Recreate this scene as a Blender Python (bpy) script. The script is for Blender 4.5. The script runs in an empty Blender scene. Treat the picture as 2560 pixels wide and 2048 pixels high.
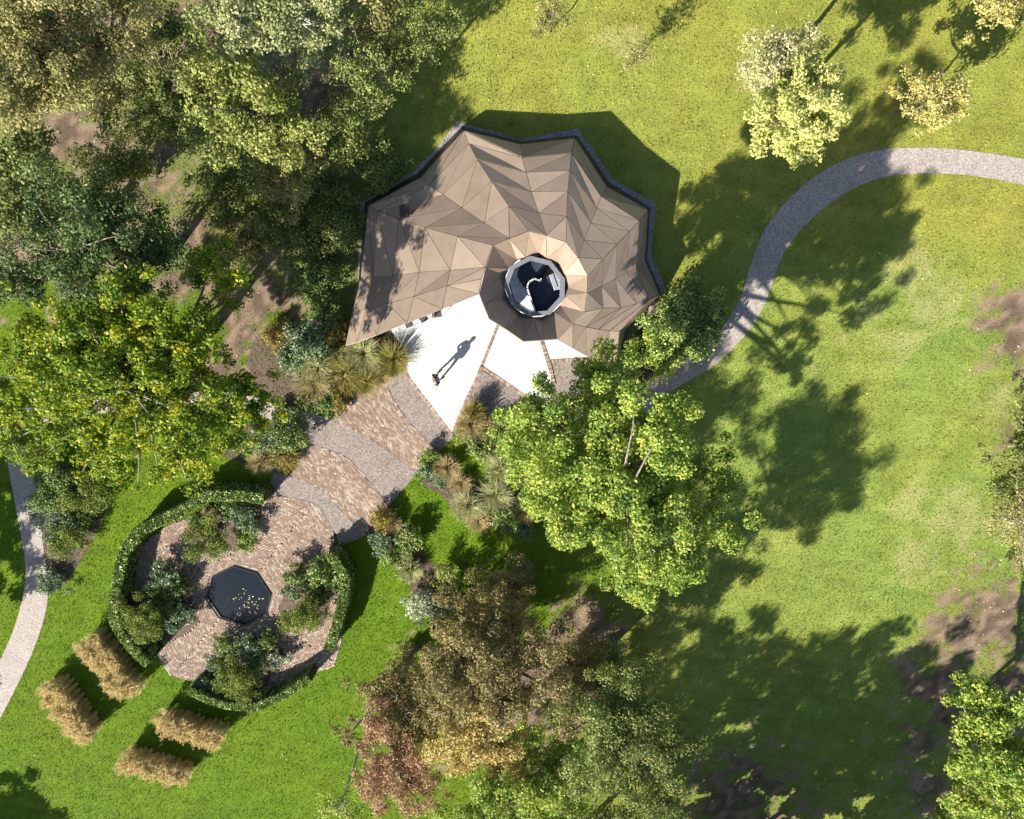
import bpy, math, random
import numpy as np
from mathutils import Matrix, Vector

random.seed(11)
rng = np.random.default_rng(11)
scene = bpy.context.scene
COL = scene.collection

# ------------------------------------------------------------------ camera
F_PX = 2560 * 24.0 / 36.0            # focal length in photograph pixels
CAM_H = 36.0
RX, RY = math.radians(-13.929), math.radians(3.353)
cam_data = bpy.data.cameras.new('camera')
cam_data.lens = 24.0
cam_data.sensor_width = 36.0
cam_data.clip_end = 2000
cam = bpy.data.objects.new('camera', cam_data)
COL.objects.link(cam)
R3 = Matrix.Rotation(RX, 3, 'X') @ Matrix.Rotation(RY, 3, 'Y')
cam.matrix_world = Matrix.Translation((0, 0, CAM_H)) @ R3.to_4x4()
scene.camera = cam
scene.render.resolution_x, scene.render.resolution_y = 1024, 819

# ------------------------------------------------------------------ light
SUN_EL = math.radians(31.7)
SHADOW_AZ = math.radians(46.8)        # direction shadows fall, from +X towards +Y
sdir = Vector((math.cos(SHADOW_AZ) * math.cos(SUN_EL), math.sin(SHADOW_AZ) * math.cos(SUN_EL), -math.sin(SUN_EL)))
world = bpy.data.worlds.new('World')
scene.world = world
world.use_nodes = True
wn, wl = world.node_tree.nodes, world.node_tree.links
wn.clear()
wo = wn.new('ShaderNodeOutputWorld')
wb = wn.new('ShaderNodeBackground')
sky = wn.new('ShaderNodeTexSky')
sky.sky_type = 'NISHITA'
sky.sun_disc = False
sky.sun_elevation = SUN_EL
sky.sun_rotation = math.atan2(-sdir.x, -sdir.y)
wb.inputs['Strength'].default_value = 0.062
wl.new(sky.outputs[0], wb.inputs[0])
wl.new(wb.outputs[0], wo.inputs[0])
sun_data = bpy.data.lights.new('sun', 'SUN')
sun_data.energy = 5.0
sun_data.angle = math.radians(0.53)
sun_data.color = (1.0, 0.93, 0.82)
sun = bpy.data.objects.new('sun', sun_data)
sun.rotation_euler = sdir.to_track_quat('-Z', 'Y').to_euler()
COL.objects.link(sun)

scene.view_settings.view_transform = 'Standard'
scene.view_settings.look = 'None'
scene.view_settings.exposure = 1.42
scene.view_settings.gamma = 1.0
scene.cycles.max_bounces = 4
scene.cycles.use_light_tree = False
scene.cycles.diffuse_bounces = 2
scene.cycles.glossy_bounces = 2
scene.cycles.transmission_bounces = 2

# ------------------------------------------------------------------ helpers
RNP = np.array(R3)
def P(px, py, z=0.0):
    """point of the place at height z seen at a photograph pixel"""
    d = RNP @ np.array([(px - 1280) / F_PX, (1024 - py) / F_PX, -1.0])
    t = (z - CAM_H) / d[2]
    return Vector((d[0] * t, d[1] * t, z))
def za(x, y): return (840 + x / 2.45, 240 + y / 2.45)
def zb(x, y): return (640 + x / 2.3435, 800 + y / 2.3435)
def zc(x, y): return (240 + x / 2.6947, 1160 + y / 2.6947)
def zd(x, y): return (1200 + x / 5.39, 560 + y / 5.39)
def ze(x, y): return (x / 1.9166, 1148 + y / 1.9166)
def dd(x, y): return (x * 1.18738, y * 1.18738)
def ss(x, y): return (x, y)
SC = {'a': (za, 2.45), 'b': (zb, 2.3435), 'c': (zc, 2.6947), 'e': (ze, 1.9166), 'd': (dd, 1 / 1.18738), 's': (ss, 1.0)}
def px_m(z=0.0): return (CAM_H - z) * 1.05 / F_PX     # metres per photograph pixel

def tag(o, label=None, cat=None, group=None, kind=None):
    if label: o['label'] = label
    if cat: o['category'] = cat
    if group: o['group'] = group
    if kind: o['kind'] = kind
    return o
def link(o, parent=None):
    COL.objects.link(o)
    if parent is not None: o.parent = parent
    return o
def empty(name, loc=(0, 0, 0), rz=0.0):
    o = bpy.data.objects.new(name, None)
    o.empty_display_size = 0.2
    o.location = loc
    o.rotation_euler = (0, 0, rz)
    return link(o)
def mesh_obj(name, verts, faces, mat, parent=None, smooth=False):
    me = bpy.data.meshes.new(name)
    me.from_pydata([tuple(v) for v in verts], [], faces)
    if mat is not None: me.materials.append(mat)
    if smooth: me.polygons.foreach_set('use_smooth', [True] * len(me.polygons))
    me.update()
    return link(bpy.data.objects.new(name, me), parent)
def poly_mesh(name, V, n, mat, smooth=False):
    """V: (N*n,3) array, consecutive n-gons"""
    V = np.asarray(V, dtype=np.float32).reshape(-1, 3)
    N = len(V) // n
    me = bpy.data.meshes.new(name)
    me.vertices.add(N * n)
    me.vertices.foreach_set('co', V.ravel())
    me.loops.add(N * n)
    me.loops.foreach_set('vertex_index', np.arange(N * n, dtype=np.int32))
    me.polygons.add(N)
    me.polygons.foreach_set('loop_start', np.arange(0, N * n, n, dtype=np.int32))
    if smooth: me.polygons.foreach_set('use_smooth', np.ones(N, dtype=bool))
    me.update(calc_edges=True)
    if mat is not None: me.materials.append(mat)
    return me

class MB:
    def __init__(s): s.v = []; s.f = []
    def add(s, vs, fs):
        o = len(s.v); s.v += [tuple(v) for v in vs]; s.f += [tuple(i + o for i in f) for f in fs]; return s
    def box(s, c, d, rz=0.0):
        cx, cy, cz = c; x, y, z = d[0] / 2, d[1] / 2, d[2] / 2
        co, si = math.cos(rz), math.sin(rz)
        vs = []
        for dz in (-z, z):
            for dx, dy in ((-x, -y), (x, -y), (x, y), (-x, y)):
                vs.append((cx + dx * co - dy * si, cy + dx * si + dy * co, cz + dz))
        return s.add(vs, [(3, 2, 1, 0), (4, 5, 6, 7), (0, 1, 5, 4), (1, 2, 6, 5), (2, 3, 7, 6), (3, 0, 4, 7)])
    def tube(s, pts, rad, n=5):
        pts = [Vector(p) for p in pts]
        rings = []
        for i, p in enumerate(pts):
            t = (pts[min(i + 1, len(pts) - 1)] - pts[max(i - 1, 0)]).normalized()
            a = t.orthogonal().normalized(); b = t.cross(a)
            rings.append([p + (a * math.cos(2 * math.pi * k / n) + b * math.sin(2 * math.pi * k / n)) * rad[i] for k in range(n)])
        vs = [v for r in rings for v in r]
        fs = []
        for i in range(len(pts) - 1):
            for k in range(n):
                fs.append((i * n + k, i * n + (k + 1) % n, (i + 1) * n + (k + 1) % n, (i + 1) * n + k))
        fs.append(tuple(range(n))[::-1]); fs.append(tuple((len(pts) - 1) * n + k for k in range(n)))
        return s.add(vs, fs)
    def prism(s, poly, z0, z1):
        n = len(poly)
        vs = [(p[0], p[1], z0) for p in poly] + [(p[0], p[1], z1) for p in poly]
        return s.add(vs, [tuple(range(n))[::-1], tuple(range(n, 2 * n))] + [(i, (i + 1) % n, n + (i + 1) % n, n + i) for i in range(n)])
    def build(s, name, mat, parent=None, smooth=False): return mesh_obj(name, s.v, s.f, mat, parent, smooth)

def inside(poly, X, Y):
    X = np.asarray(X); Y = np.asarray(Y)
    r = np.zeros(X.shape, dtype=bool); n = len(poly)
    for i in range(n):
        x1, y1 = poly[i][0], poly[i][1]; x2, y2 = poly[(i + 1) % n][0], poly[(i + 1) % n][1]
        if y1 == y2: continue
        c = ((y1 > Y) != (y2 > Y)) & (X < (x2 - x1) * (Y - y1) / (y2 - y1) + x1)
        r ^= c
    return r
def ccw(poly):
    a = sum(poly[i][0] * poly[(i + 1) % len(poly)][1] - poly[(i + 1) % len(poly)][0] * poly[i][1] for i in range(len(poly)))
    return poly if a > 0 else poly[::-1]
def catmull(pts, n=6):
    pts = [Vector(p) for p in pts]; out = []
    for i in range(len(pts) - 1):
        p0, p1, p2, p3 = pts[max(i - 1, 0)], pts[i], pts[i + 1], pts[min(i + 2, len(pts) - 1)]
        for k in range(n):
            t = k / n
            out.append(0.5 * ((2 * p1) + (p2 - p0) * t + (2 * p0 - 5 * p1 + 4 * p2 - p3) * t * t + (3 * p1 - p0 - 3 * p2 + p3) * t ** 3))
    out.append(pts[-1]); return out
_lat = rng.random((256, 256))
def vnoise(x, y, s):
    x = np.asarray(x) * s + 1000.3; y = np.asarray(y) * s + 1000.7
    xi = np.floor(x).astype(int); yi = np.floor(y).astype(int)
    fx = x - xi; fy = y - yi
    fx = fx * fx * (3 - 2 * fx); fy = fy * fy * (3 - 2 * fy)
    g = lambda a, b: _lat[a % 256, b % 256]
    return (g(xi, yi) * (1 - fx) + g(xi + 1, yi) * fx) * (1 - fy) + (g(xi, yi + 1) * (1 - fx) + g(xi + 1, yi + 1) * fx) * fy
def fbm(x, y, s): return 0.55 * vnoise(x, y, s) + 0.28 * vnoise(x, y, s * 2.1) + 0.17 * vnoise(x, y, s * 4.3)

# ------------------------------------------------------------------ materials
def new_mat(name):
    m = bpy.data.materials.new(name); m.use_nodes = True
    nt = m.node_tree; b = nt.nodes['Principled BSDF']
    return m, nt, b
def ramp(nt, stops, interp='LINEAR'):
    r = nt.nodes.new('ShaderNodeValToRGB'); e = r.color_ramp.elements; r.color_ramp.interpolation = interp
    while len(e) < len(stops): e.new(0.5)
    for i, (p, c) in enumerate(stops):
        e[i].position = p; e[i].color = (c[0], c[1], c[2], 1)
    return r
def noise(nt, scale, detail=4, rough=0.6, vec=None):
    n = nt.nodes.new('ShaderNodeTexNoise'); n.inputs['Scale'].default_value = scale
    n.inputs['Detail'].default_value = detail; n.inputs['Roughness'].default_value = rough
    if vec is not None: nt.links.new(vec, n.inputs['Vector'])
    return n
def wpos(nt): return nt.nodes.new('ShaderNodeNewGeometry').outputs['Position']
def bump(nt, b, h, strength, dist):
    bp = nt.nodes.new('ShaderNodeBump'); bp.inputs['Strength'].default_value = strength; bp.inputs['Distance'].default_value = dist
    nt.links.new(h, bp.inputs['Height']); nt.links.new(bp.outputs[0], b.inputs['Normal'])
def math_n(nt, op, a, bb):
    n = nt.nodes.new('ShaderNodeMath'); n.operation = op
    for i, v in enumerate((a, bb)):
        if isinstance(v, (int, float)): n.inputs[i].default_value = v
        else: nt.links.new(v, n.inputs[i])
    return n.outputs[0]
def noisy(name, c1, c2, scale, rough=0.7, metallic=0.0, bs=0.0, bscale=None, bdist=0.02, detail=6, lo=0.35, hi=0.65):
    m, nt, b = new_mat(name)
    v = wpos(nt); n = noise(nt, scale, detail, 0.65, v)
    r = ramp(nt, [(lo, c1), (hi, c2)]); nt.links.new(n.outputs['Fac'], r.inputs[0]); nt.links.new(r.outputs[0], b.inputs['Base Color'])
    b.inputs['Roughness'].default_value = rough; b.inputs['Metallic'].default_value = metallic
    if bs:
        n2 = noise(nt, bscale or scale * 3, 5, 0.7, v); bump(nt, b, n2.outputs['Fac'], bs, bdist)
    return m
def leaf_mat(name, stops, transl=0.3, nscale=0.7, gloss=0.55, gain=1.35):
    m, nt, b = new_mat(name)
    g = nt.nodes.new('ShaderNodeNewGeometry')
    n = noise(nt, nscale, 3, 0.6, g.outputs['Position'])
    nn = math_n(nt, 'MULTIPLY', math_n(nt, 'SUBTRACT', n.outputs['Fac'], 0.28), 2.2)
    f = math_n(nt, 'ADD', math_n(nt, 'MULTIPLY', g.outputs['Random Per Island'], 0.55), math_n(nt, 'MULTIPLY', nn, 0.45))
    r = ramp(nt, [(p, (c[0] * gain, c[1] * gain, c[2] * gain * .9)) for p, c in stops]); nt.links.new(f, r.inputs[0])
    nt.links.new(r.outputs[0], b.inputs['Base Color'])
    b.inputs['Roughness'].default_value = gloss
    b.inputs['Specular IOR Level'].default_value = 0.22
    t = nt.nodes.new('ShaderNodeBsdfTranslucent'); nt.links.new(r.outputs[0], t.inputs['Color'])
    mx = nt.nodes.new('ShaderNodeMixShader'); mx.inputs[0].default_value = transl
    nt.links.new(b.outputs[0], mx.inputs[1]); nt.links.new(t.outputs[0], mx.inputs[2])
    nt.links.new(mx.outputs[0], nt.nodes['Material Output'].inputs[0])
    return m
def even(cols): return [(0.12 + 0.76 * i / (len(cols) - 1), c) for i, c in enumerate(cols)]

LEAF = {
 'maple': leaf_mat('maple_leaves', even([(.032, .07, .010), (.075, .14, .016), (.15, .22, .02), (.27, .295, .02), (.42, .34, .02)]), .35),
 'bright': leaf_mat('bright_oak_leaves', even([(.062, .122, .024), (.125, .205, .036), (.21, .285, .055), (.325, .37, .08), (.43, .42, .085)]), .35),
 'dark': leaf_mat('dark_leaves', even([(.03, .055, .018), (.055, .088, .028), (.085, .125, .042), (.15, .185, .08)]), .25),
 'mid': leaf_mat('mid_green_leaves', even([(.06, .085, .022), (.115, .145, .04), (.18, .21, .065), (.29, .305, .12)]), .3),
 'lime': leaf_mat('lime_leaves', even([(.09, .12, .03), (.17, .205, .055), (.275, .295, .09), (.40, .40, .16)]), .35),
 'sage': leaf_mat('sage_leaves', even([(.10, .12, .05), (.18, .205, .09), (.27, .29, .15), (.38, .385, .22)]), .3),
 'olive': leaf_mat('olive_leaves', even([(.09, .09, .03), (.175, .17, .06), (.27, .25, .105), (.38, .345, .17)]), .3),
 'brown': leaf_mat('brown_leaves', even([(.085, .072, .03), (.155, .125, .055), (.225, .175, .082), (.185, .17, .066), (.31, .245, .12)]), .3),
 'russet': leaf_mat('russet_leaves', even([(.16, .095, .058), (.28, .165, .10), (.37, .24, .15), (.23, .18, .09)]), .3),
 'gold': leaf_mat('golden_leaves', even([(.21, .16, .055), (.33, .255, .09), (.45, .36, .15), (.28, .25, .085)]), .35),
 'pale': leaf_mat('pale_willow_leaves', even([(.22, .24, .07), (.34, .36, .12), (.47, .47, .19), (.40, .36, .16)]), .35),
 'grey': leaf_mat('grey_willow_leaves', even([(.20, .21, .10), (.32, .32, .17), (.42, .40, .24), (.35, .29, .19)]), .35),
 'yellow': leaf_mat('yellow_leaves', even([(.22, .20, .06), (.33, .30, .10), (.43, .38, .17), (.32, .31, .11)]), .35),
 'hedge': leaf_mat('hedge_leaves', even([(.05, .09, .022), (.10, .155, .035), (.19, .25, .065), (.40, .43, .19)]), .2, 1.6, .4),
 'feather': leaf_mat('feathery_leaves', even([(.05, .08, .014), (.10, .14, .022), (.16, .205, .035), (.24, .26, .06)]), .3, 1.5),
 'blue': leaf_mat('blue_green_leaves', even([(.045, .075, .04), (.085, .13, .07), (.14, .20, .11), (.27, .32, .20)]), .2, 1.5, .4),
 'shrub': leaf_mat('shrub_leaves', even([(.045, .08, .02), (.09, .14, .035), (.16, .215, .06), (.30, .33, .14)]), .25, 1.5),
 'autumn': leaf_mat('autumn_shrub_leaves', even([(.09, .10, .025), (.20, .17, .04), (.30, .20, .05), (.18, .22, .05)]), .3, 1.5),
 'white': leaf_mat('silver_leaves', even([(.10, .14, .07), (.24, .28, .18), (.42, .45, .34), (.60, .60, .50)]), .2, 2.0),
 'tan_grass': leaf_mat('tan_grass_blades', even([(.19, .15, .07), (.30, .235, .12), (.40, .325, .19), (.24, .22, .09)]), .3, 2.0),
 'gold_grass': leaf_mat('golden_grass_blades', even([(.34, .26, .13), (.47, .37, .20), (.58, .48, .29), (.52, .44, .25)]), .3, 2.0),
 'olive_grass': leaf_mat('olive_grass_blades', even([(.11, .115, .03), (.19, .175, .045), (.27, .225, .07), (.16, .18, .05)]), .3, 2.0),
 'pale_grass': leaf_mat('pale_grass_blades', even([(.15, .18, .08), (.27, .29, .14), (.40, .40, .23), (.30, .30, .13)]), .3, 2.0),
 'fallen': leaf_mat('fallen_leaf', even([(.40, .28, .08), (.55, .45, .20), (.65, .58, .38)]), .1, 3.0),
}
M = {}
M['bark'] = noisy('grey_bark', (.10, .08, .06), (.26, .22, .18), 6, .85, 0, .5)
M['birch'] = noisy('pale_bark', (.22, .20, .17), (.48, .45, .40), 5, .8, 0, .4)
M['soil'] = noisy('bare_soil', (.055, .038, .028), (.15, .105, .075), 5, .95, 0, .8, 18, .04)
M['concrete'] = noisy('white_concrete', (.40, .395, .385), (.56, .555, .545), 1.1, .7, 0, .05, 30, .004, 9, .28, .52)
M['mortar'] = noisy('sand_bed', (.12, .09, .07), (.22, .17, .13), 12, .95)
M['steel_edge'] = noisy('dark_steel_edging', (.06, .05, .045), (.10, .085, .075), 4, .6, .4)
M['deck'] = noisy('roof_substructure', (.03, .025, .02), (.05, .042, .035), 3, .8)
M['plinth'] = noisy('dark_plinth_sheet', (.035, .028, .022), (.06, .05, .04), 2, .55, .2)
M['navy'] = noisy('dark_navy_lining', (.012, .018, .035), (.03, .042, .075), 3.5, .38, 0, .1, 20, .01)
M['ring'] = noisy('grey_brushed_ring', (.15, .16, .18), (.19, .20, .22), 14, .5, .25)
M['white_edge'] = noisy('white_coping', (.42, .42, .44), (.5, .5, .51), 5, .5)
M['black_metal'] = noisy('black_chair_metal', (.012, .012, .012), (.03, .03, .03), 8, .4, .3)
M['seat'] = noisy('dark_chair_seat', (.03, .028, .028), (.06, .055, .052), 8, .6)
M['joint'] = noisy('joint_filler', (.25, .24, .22), (.45, .43, .40), 9, .9)
M['hedge_core'] = noisy('dark_hedge_core', (.02, .025, .012), (.05, .05, .025), 6, .95)  # dark colour for the light-blocking box inside each hedge

def gravel_mat(name, c1, c2, c3):
    m, nt, b = new_mat(name)
    v = wpos(nt)
    vo = nt.nodes.new('ShaderNodeTexVoronoi'); vo.inputs['Scale'].default_value = 22; nt.links.new(v, vo.inputs['Vector'])
    sep = nt.nodes.new('ShaderNodeSeparateColor'); nt.links.new(vo.outputs['Color'], sep.inputs[0])
    n = noise(nt, 0.9, 5, .65, v)
    f = math_n(nt, 'ADD', math_n(nt, 'MULTIPLY', sep.outputs[0], .62), math_n(nt, 'MULTIPLY', n.outputs['Fac'], .38))
    r = ramp(nt, [(.12, c1), (.5, c2), (.88, c3)]); nt.links.new(f, r.inputs[0]); nt.links.new(r.outputs[0], b.inputs['Base Color'])
    b.inputs['Roughness'].default_value = .9
    bump(nt, b, vo.outputs['Distance'], -.7, .03)
    return m
M['gravel'] = gravel_mat('brown_gravel', (.085, .069, .06), (.19, .158, .138), (.33, .28, .248))
M['path'] = gravel_mat('pale_path_gravel', (.165, .142, .125), (.29, .252, .225), (.44, .395, .36))
M['border'] = gravel_mat('grey_pebble_border', (.10, .095, .09), (.24, .225, .21), (.40, .38, .36))

def brick_mat():
    m, nt, b = new_mat('clay_brick')
    g = nt.nodes.new('ShaderNodeNewGeometry'); oi = nt.nodes.new('ShaderNodeObjectInfo')
    f = math_n(nt, 'FRACT', math_n(nt, 'ADD', g.outputs['Random Per Island'], math_n(nt, 'MULTIPLY', oi.outputs['Random'], 7.31)), 0)
    n = noise(nt, .45, 3, .6, g.outputs['Position'])
    f2 = math_n(nt, 'ADD', math_n(nt, 'MULTIPLY', f, .72), math_n(nt, 'MULTIPLY', n.outputs['Fac'], .42))
    r = ramp(nt, [(.12, (.19, .13, .095)), (.34, (.255, .178, .132)), (.58, (.31, .222, .168)), (.74, (.37, .275, .212)), (.86, (.45, .365, .29)), (.98, (.58, .50, .41))])
    nt.links.new(f2, r.inputs[0])
    n2 = noise(nt, 9, 5, .7, g.outputs['Position'])
    mx = nt.nodes.new('ShaderNodeMix'); mx.data_type = 'RGBA'; mx.blend_type = 'MULTIPLY'
    r2 = ramp(nt, [(.3, (.70, .68, .66)), (.7, (1, 1, 1))]); nt.links.new(n2.outputs['Fac'], r2.inputs[0])
    mx.inputs[0].default_value = 1; nt.links.new(r.outputs[0], mx.inputs[6]); nt.links.new(r2.outputs[0], mx.inputs[7])
    nt.links.new(mx.outputs[2], b.inputs['Base Color']); b.inputs['Roughness'].default_value = .85
    bump(nt, b, n2.outputs['Fac'], .3, .01)
    return m
M['brick'] = brick_mat()

def roof_mat():
    m, nt, b = new_mat('bronze_roof_sheet')
    oi = nt.nodes.new('ShaderNodeObjectInfo'); v = wpos(nt)
    n = noise(nt, 1.3, 6, .65, v); n2 = noise(nt, 30, 4, .7, v)
    f = math_n(nt, 'ADD', math_n(nt, 'MULTIPLY', oi.outputs['Random'], .5), math_n(nt, 'MULTIPLY', n.outputs['Fac'], .5))
    r = ramp(nt, [(.22, (.225, .17, .128)), (.5, (.295, .225, .17)), (.78, (.37, .288, .222))]); nt.links.new(f, r.inputs[0])
    mx = nt.nodes.new('ShaderNodeMix'); mx.data_type = 'RGBA'; mx.blend_type = 'MULTIPLY'; mx.inputs[0].default_value = 1
    r2 = ramp(nt, [(.3, (.86, .86, .86)), (.7, (1, 1, 1))]); nt.links.new(n2.outputs['Fac'], r2.inputs[0])
    nt.links.new(r.outputs[0], mx.inputs[6]); nt.links.new(r2.outputs[0], mx.inputs[7])
    nt.links.new(mx.outputs[2], b.inputs['Base Color'])
    b.inputs['Metallic'].default_value = .2
    rr = math_n(nt, 'ADD', math_n(nt, 'MULTIPLY', n.outputs['Fac'], .18), .40); nt.links.new(rr, b.inputs['Roughness'])
    bump(nt, b, n.outputs['Fac'], .12, .03)
    return m
M['roof'] = roof_mat()

def water_mat():
    m, nt, b = new_mat('dark_water')
    b.inputs['Base Color'].default_value = (.006, .011, .017, 1); b.inputs['Roughness'].default_value = .12; b.inputs['Specular IOR Level'].default_value = .3
    n = noise(nt, 7, 3, .5, wpos(nt)); bump(nt, b, n.outputs['Fac'], .06, .02)
    return m
M['water'] = water_mat()

# ------------------------------------------------------------------ outlines on the ground (world metres)
def G(conv, pts, z=0.0): return [P(*SC[conv][0](x, y), z) for x, y in pts]
def xy(l): return [(p[0], p[1]) for p in l]
path_r_out = catmull(G('d', [(1330, 850), (1375, 802), (1480, 730), (1548, 650), (1580, 560), (1612, 480), (1680, 400), (1760, 345), (1850, 316), (1960, 311), (2060, 320), (2156, 335), (2400, 385)]))
path_r_in = catmull(G('d', [(1360, 870), (1410, 825), (1505, 768), (1582, 690), (1622, 610), (1652, 530), (1712, 458), (1792, 400), (1880, 370), (1990, 366), (2080, 375), (2156, 390), (2400, 440)]))
path_right = path_r_out + path_r_in[::-1]
path_l_a = catmull(G('d', [(5, 900), (15, 970), (30, 1050), (45, 1130), (54, 1210), (40, 1290), (10, 1370), (-40, 1460), (-110, 1560)]))
path_l_b = catmull(G('d', [(55, 890), (64, 965), (80, 1050), (91, 1150), (101, 1230), (96, 1290), (70, 1370), (28, 1460), (-30, 1570)]))
path_left = path_l_a + path_l_b[::-1]
pw_a = catmull(G('b', [(440, 585), (290, 535), (130, 505), (0, 450), (-250, 420), (-600, 440), (-1000, 470), (-1380, 520)]))
pw_b = catmull(G('b', [(280, 715), (220, 640), (100, 590), (-40, 540), (-260, 500), (-600, 520), (-1000, 560), (-1380, 620)]))
path_west = pw_a + pw_b[::-1]
gravel_1 = G('b', [(765, 365), (800, 450), (850, 530), (920, 620), (1000, 700), (1075, 765), (1152, 690), (1155, 668), (898, 345), (868, 298), (800, 330)])
band_1 = G('b', [(765, 365), (800, 450), (850, 530), (920, 620), (1000, 700), (1075, 770), (1085, 790), (962, 872), (940, 895), (830, 810), (720, 730), (590, 650), (440, 585), (585, 455), (640, 415)])
gravel_2 = G('b', [(440, 585), (590, 650), (720, 730), (830, 810), (940, 895), (962, 876), (780, 1088), (660, 940), (590, 860), (530, 800), (400, 750), (280, 715), (240, 640)])
band_2 = G('b', [(280, 715), (400, 750), (530, 800), (590, 860), (660, 940), (780, 1088), (690, 1150), (650, 1250), (520, 1140), (450, 1060), (400, 1010), (300, 950), (195, 915), (230, 800)])
gravel_3 = G('b', [(195, 915), (300, 950), (400, 1010), (450, 1060), (520, 1140), (650, 1250), (640, 1262), (490, 1325), (470, 1250), (400, 1170), (320, 1080), (150, 1028), (55, 1035), (100, 890)])
plaza = G('c', [(1215, 208), (1230, 205), (1495, 278), (1585, 425), (1620, 500), (1590, 580), (1640, 760), (1650, 900), (1655, 1190), (1612, 1355), (1455, 1420), (1100, 1560), (900, 1580), (645, 1462), (498, 1418), (420, 1295), (300, 1020), (245, 860), (300, 560), (440, 440), (800, 275), (1130, 250)])
pool_px = [(930, 688), (1085, 735), (1180, 878), (1145, 1010), (1005, 1078), (845, 1028), (750, 890), (785, 760)]
pool = ccw(G('c', pool_px))
beds = [
 G('c', [(590, 500), (620, 400), (800, 295), (1120, 270), (1100, 400), (1060, 570), (940, 575), (800, 610), (690, 590)]),
 G('c', [(360, 720), (450, 690), (620, 760), (640, 900), (700, 1060), (640, 1120), (440, 1230), (360, 1290), (260, 1150), (200, 1000), (250, 870), (350, 840)]),
 G('c', [(1270, 760), (1330, 690), (1500, 640), (1630, 660), (1680, 800), (1600, 900), (1540, 1080), (1400, 1110), (1230, 980), (1280, 850)]),
 G('c', [(800, 1220), (850, 1165), (1000, 1200), (1180, 1120), (1230, 1210), (1310, 1320), (1200, 1390), (1150, 1500), (900, 1570), (680, 1480), (780, 1350)]),
]
# surrounding planted beds
plant_beds = [
 G('b', [(0, 100), (200, 0), (520, 0), (530, 150), (800, 70), (870, 180), (890, 260), (860, 300), (765, 365), (640, 415), (580, 465), (440, 580), (290, 530), (130, 500), (20, 430), (-60, 250)]),
 G('b', [(-120, 620), (100, 595), (230, 640), (285, 715), (230, 800), (200, 910), (60, 880), (-200, 800)]),
 G('b', [(1150, 670), (1225, 500), (1320, 560), (1520, 590), (1660, 700), (1640, 900), (1560, 960), (1440, 960), (1360, 830), (1270, 790), (1180, 700)]),
 G('b', [(960, 870), (1090, 790), (1220, 900), (1330, 980), (1560, 1000), (1640, 1120), (1600, 1230), (1480, 1250), (1200, 1170), (1090, 1030), (970, 960)]),
 G('b', [(690, 1150), (780, 1090), (850, 1180), (960, 1260), (980, 1360), (1080, 1480), (1110, 1640), (1040, 1720), (960, 1700), (900, 1560), (820, 1450), (700, 1330), (650, 1250)]),
 G('d', [(70, 970), (160, 980), (230, 1060), (190, 1150), (140, 1230), (105, 1230), (92, 1150), (80, 1050)]),
 G('d', [(1250, 760), (1310, 760), (1370, 640), (1470, 620), (1530, 660), (1470, 740), (1370, 800), (1300, 850), (1250, 820)]),
]
slab_1 = G('b', [(1418, 15), (1230, 470), (1150, 655), (905, 335), (885, 292), (893, 235), (845, 135), (790, 60), (1000, -90), (1330, -160)])
slab_2 = G('b', [(1432, 20), (1335, 268), (1450, 345), (1570, 428), (1740, 466), (1726, 330), (1657, 100), (1560, -60)])
slab_3 = G('b', [(1682, 100), (1724, 228), (1945, 218), (1900, 80), (1700, 0)])
gravel_4 = G('b', [(1318, 292), (1440, 368), (1566, 448), (1742, 490), (1768, 360), (1742, 250), (1945, 240), (1990, 330), (2080, 420), (2220, 380), (2330, 420), (2150, 560), (1800, 640), (1520, 600), (1300, 560), (1222, 500)])
border = G('a', [(55, 1560), (90, 1380), (135, 1100), (140, 900), (148, 655), (250, 600), (470, 460), (600, 340), (680, 240), (742, 150), (830, 185), (950, 210), (1060, 245), (1130, 270), (1290, 235), (1480, 198), (1530, 270), (1590, 350), (1690, 500), (1780, 560), (1870, 610), (1958, 650), (1950, 780), (1930, 950), (1965, 1050), (2025, 1190), (1960, 1270), (1800, 1500), (1735, 1660), (1500, 1400), (1000, 1200), (300, 1400)])

hard = [path_right, path_left, path_west, gravel_1, band_1, gravel_2, band_2, gravel_3, plaza, slab_1, slab_2, slab_3, gravel_4, border,
        G('b', [(860, 285), (1155, 685), (1325, 300), (1580, 460), (1760, 495), (1960, 250), (1900, 0), (800, 0)])]

# ------------------------------------------------------------------ ground colours
SOILB = [('s', 600, 800, 80), ('s', 540, 730, 70), ('s', 560, 900, 90), ('s', 760, 210, 110), ('s', 300, 420, 160), ('s', 180, 330, 120), ('s', 480, 600, 60), ('s', 450, 720, 60), ('s', 640, 760, 110), ('s', 850, 140, 80), ('s', 840, 260, 60), ('s', 100, 60, 200), ('s', 400, 150, 170),
         ('s', 2480, 1560, 170), ('s', 2340, 1700, 110), ('s', 2300, 1850, 90), ('s', 2330, 1980, 90), ('s', 2550, 830, 95), ('s', 2520, 760, 50), ('s', 1460, 1590, 110), ('s', 1850, 2000, 180), ('s', 2540, 1750, 250), ('s', 1300, 1750, 260), ('s', 2550, 1080, 70), ('s', 40, 600, 160), ('s', 200, 520, 120)]
DRYB = [('s', 2040, 930, 28), ('s', 2110, 850, 30), ('s', 2170, 770, 38), ('s', 2240, 690, 42), ('s', 2300, 660, 60), ('s', 2330, 760, 90), ('s', 2250, 850, 70), ('s', 2300, 1400, 90), ('s', 2400, 1300, 110), ('s', 2500, 1000, 80), ('s', 1870, 170, 40), ('s', 1880, 220, 35), ('s', 560, 600, 70), ('s', 520, 700, 50), ('s', 900, 250, 80), ('s', 970, 180, 70), ('s', 1560, 90, 60), ('s', 2280, 1250, 60)]
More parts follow.
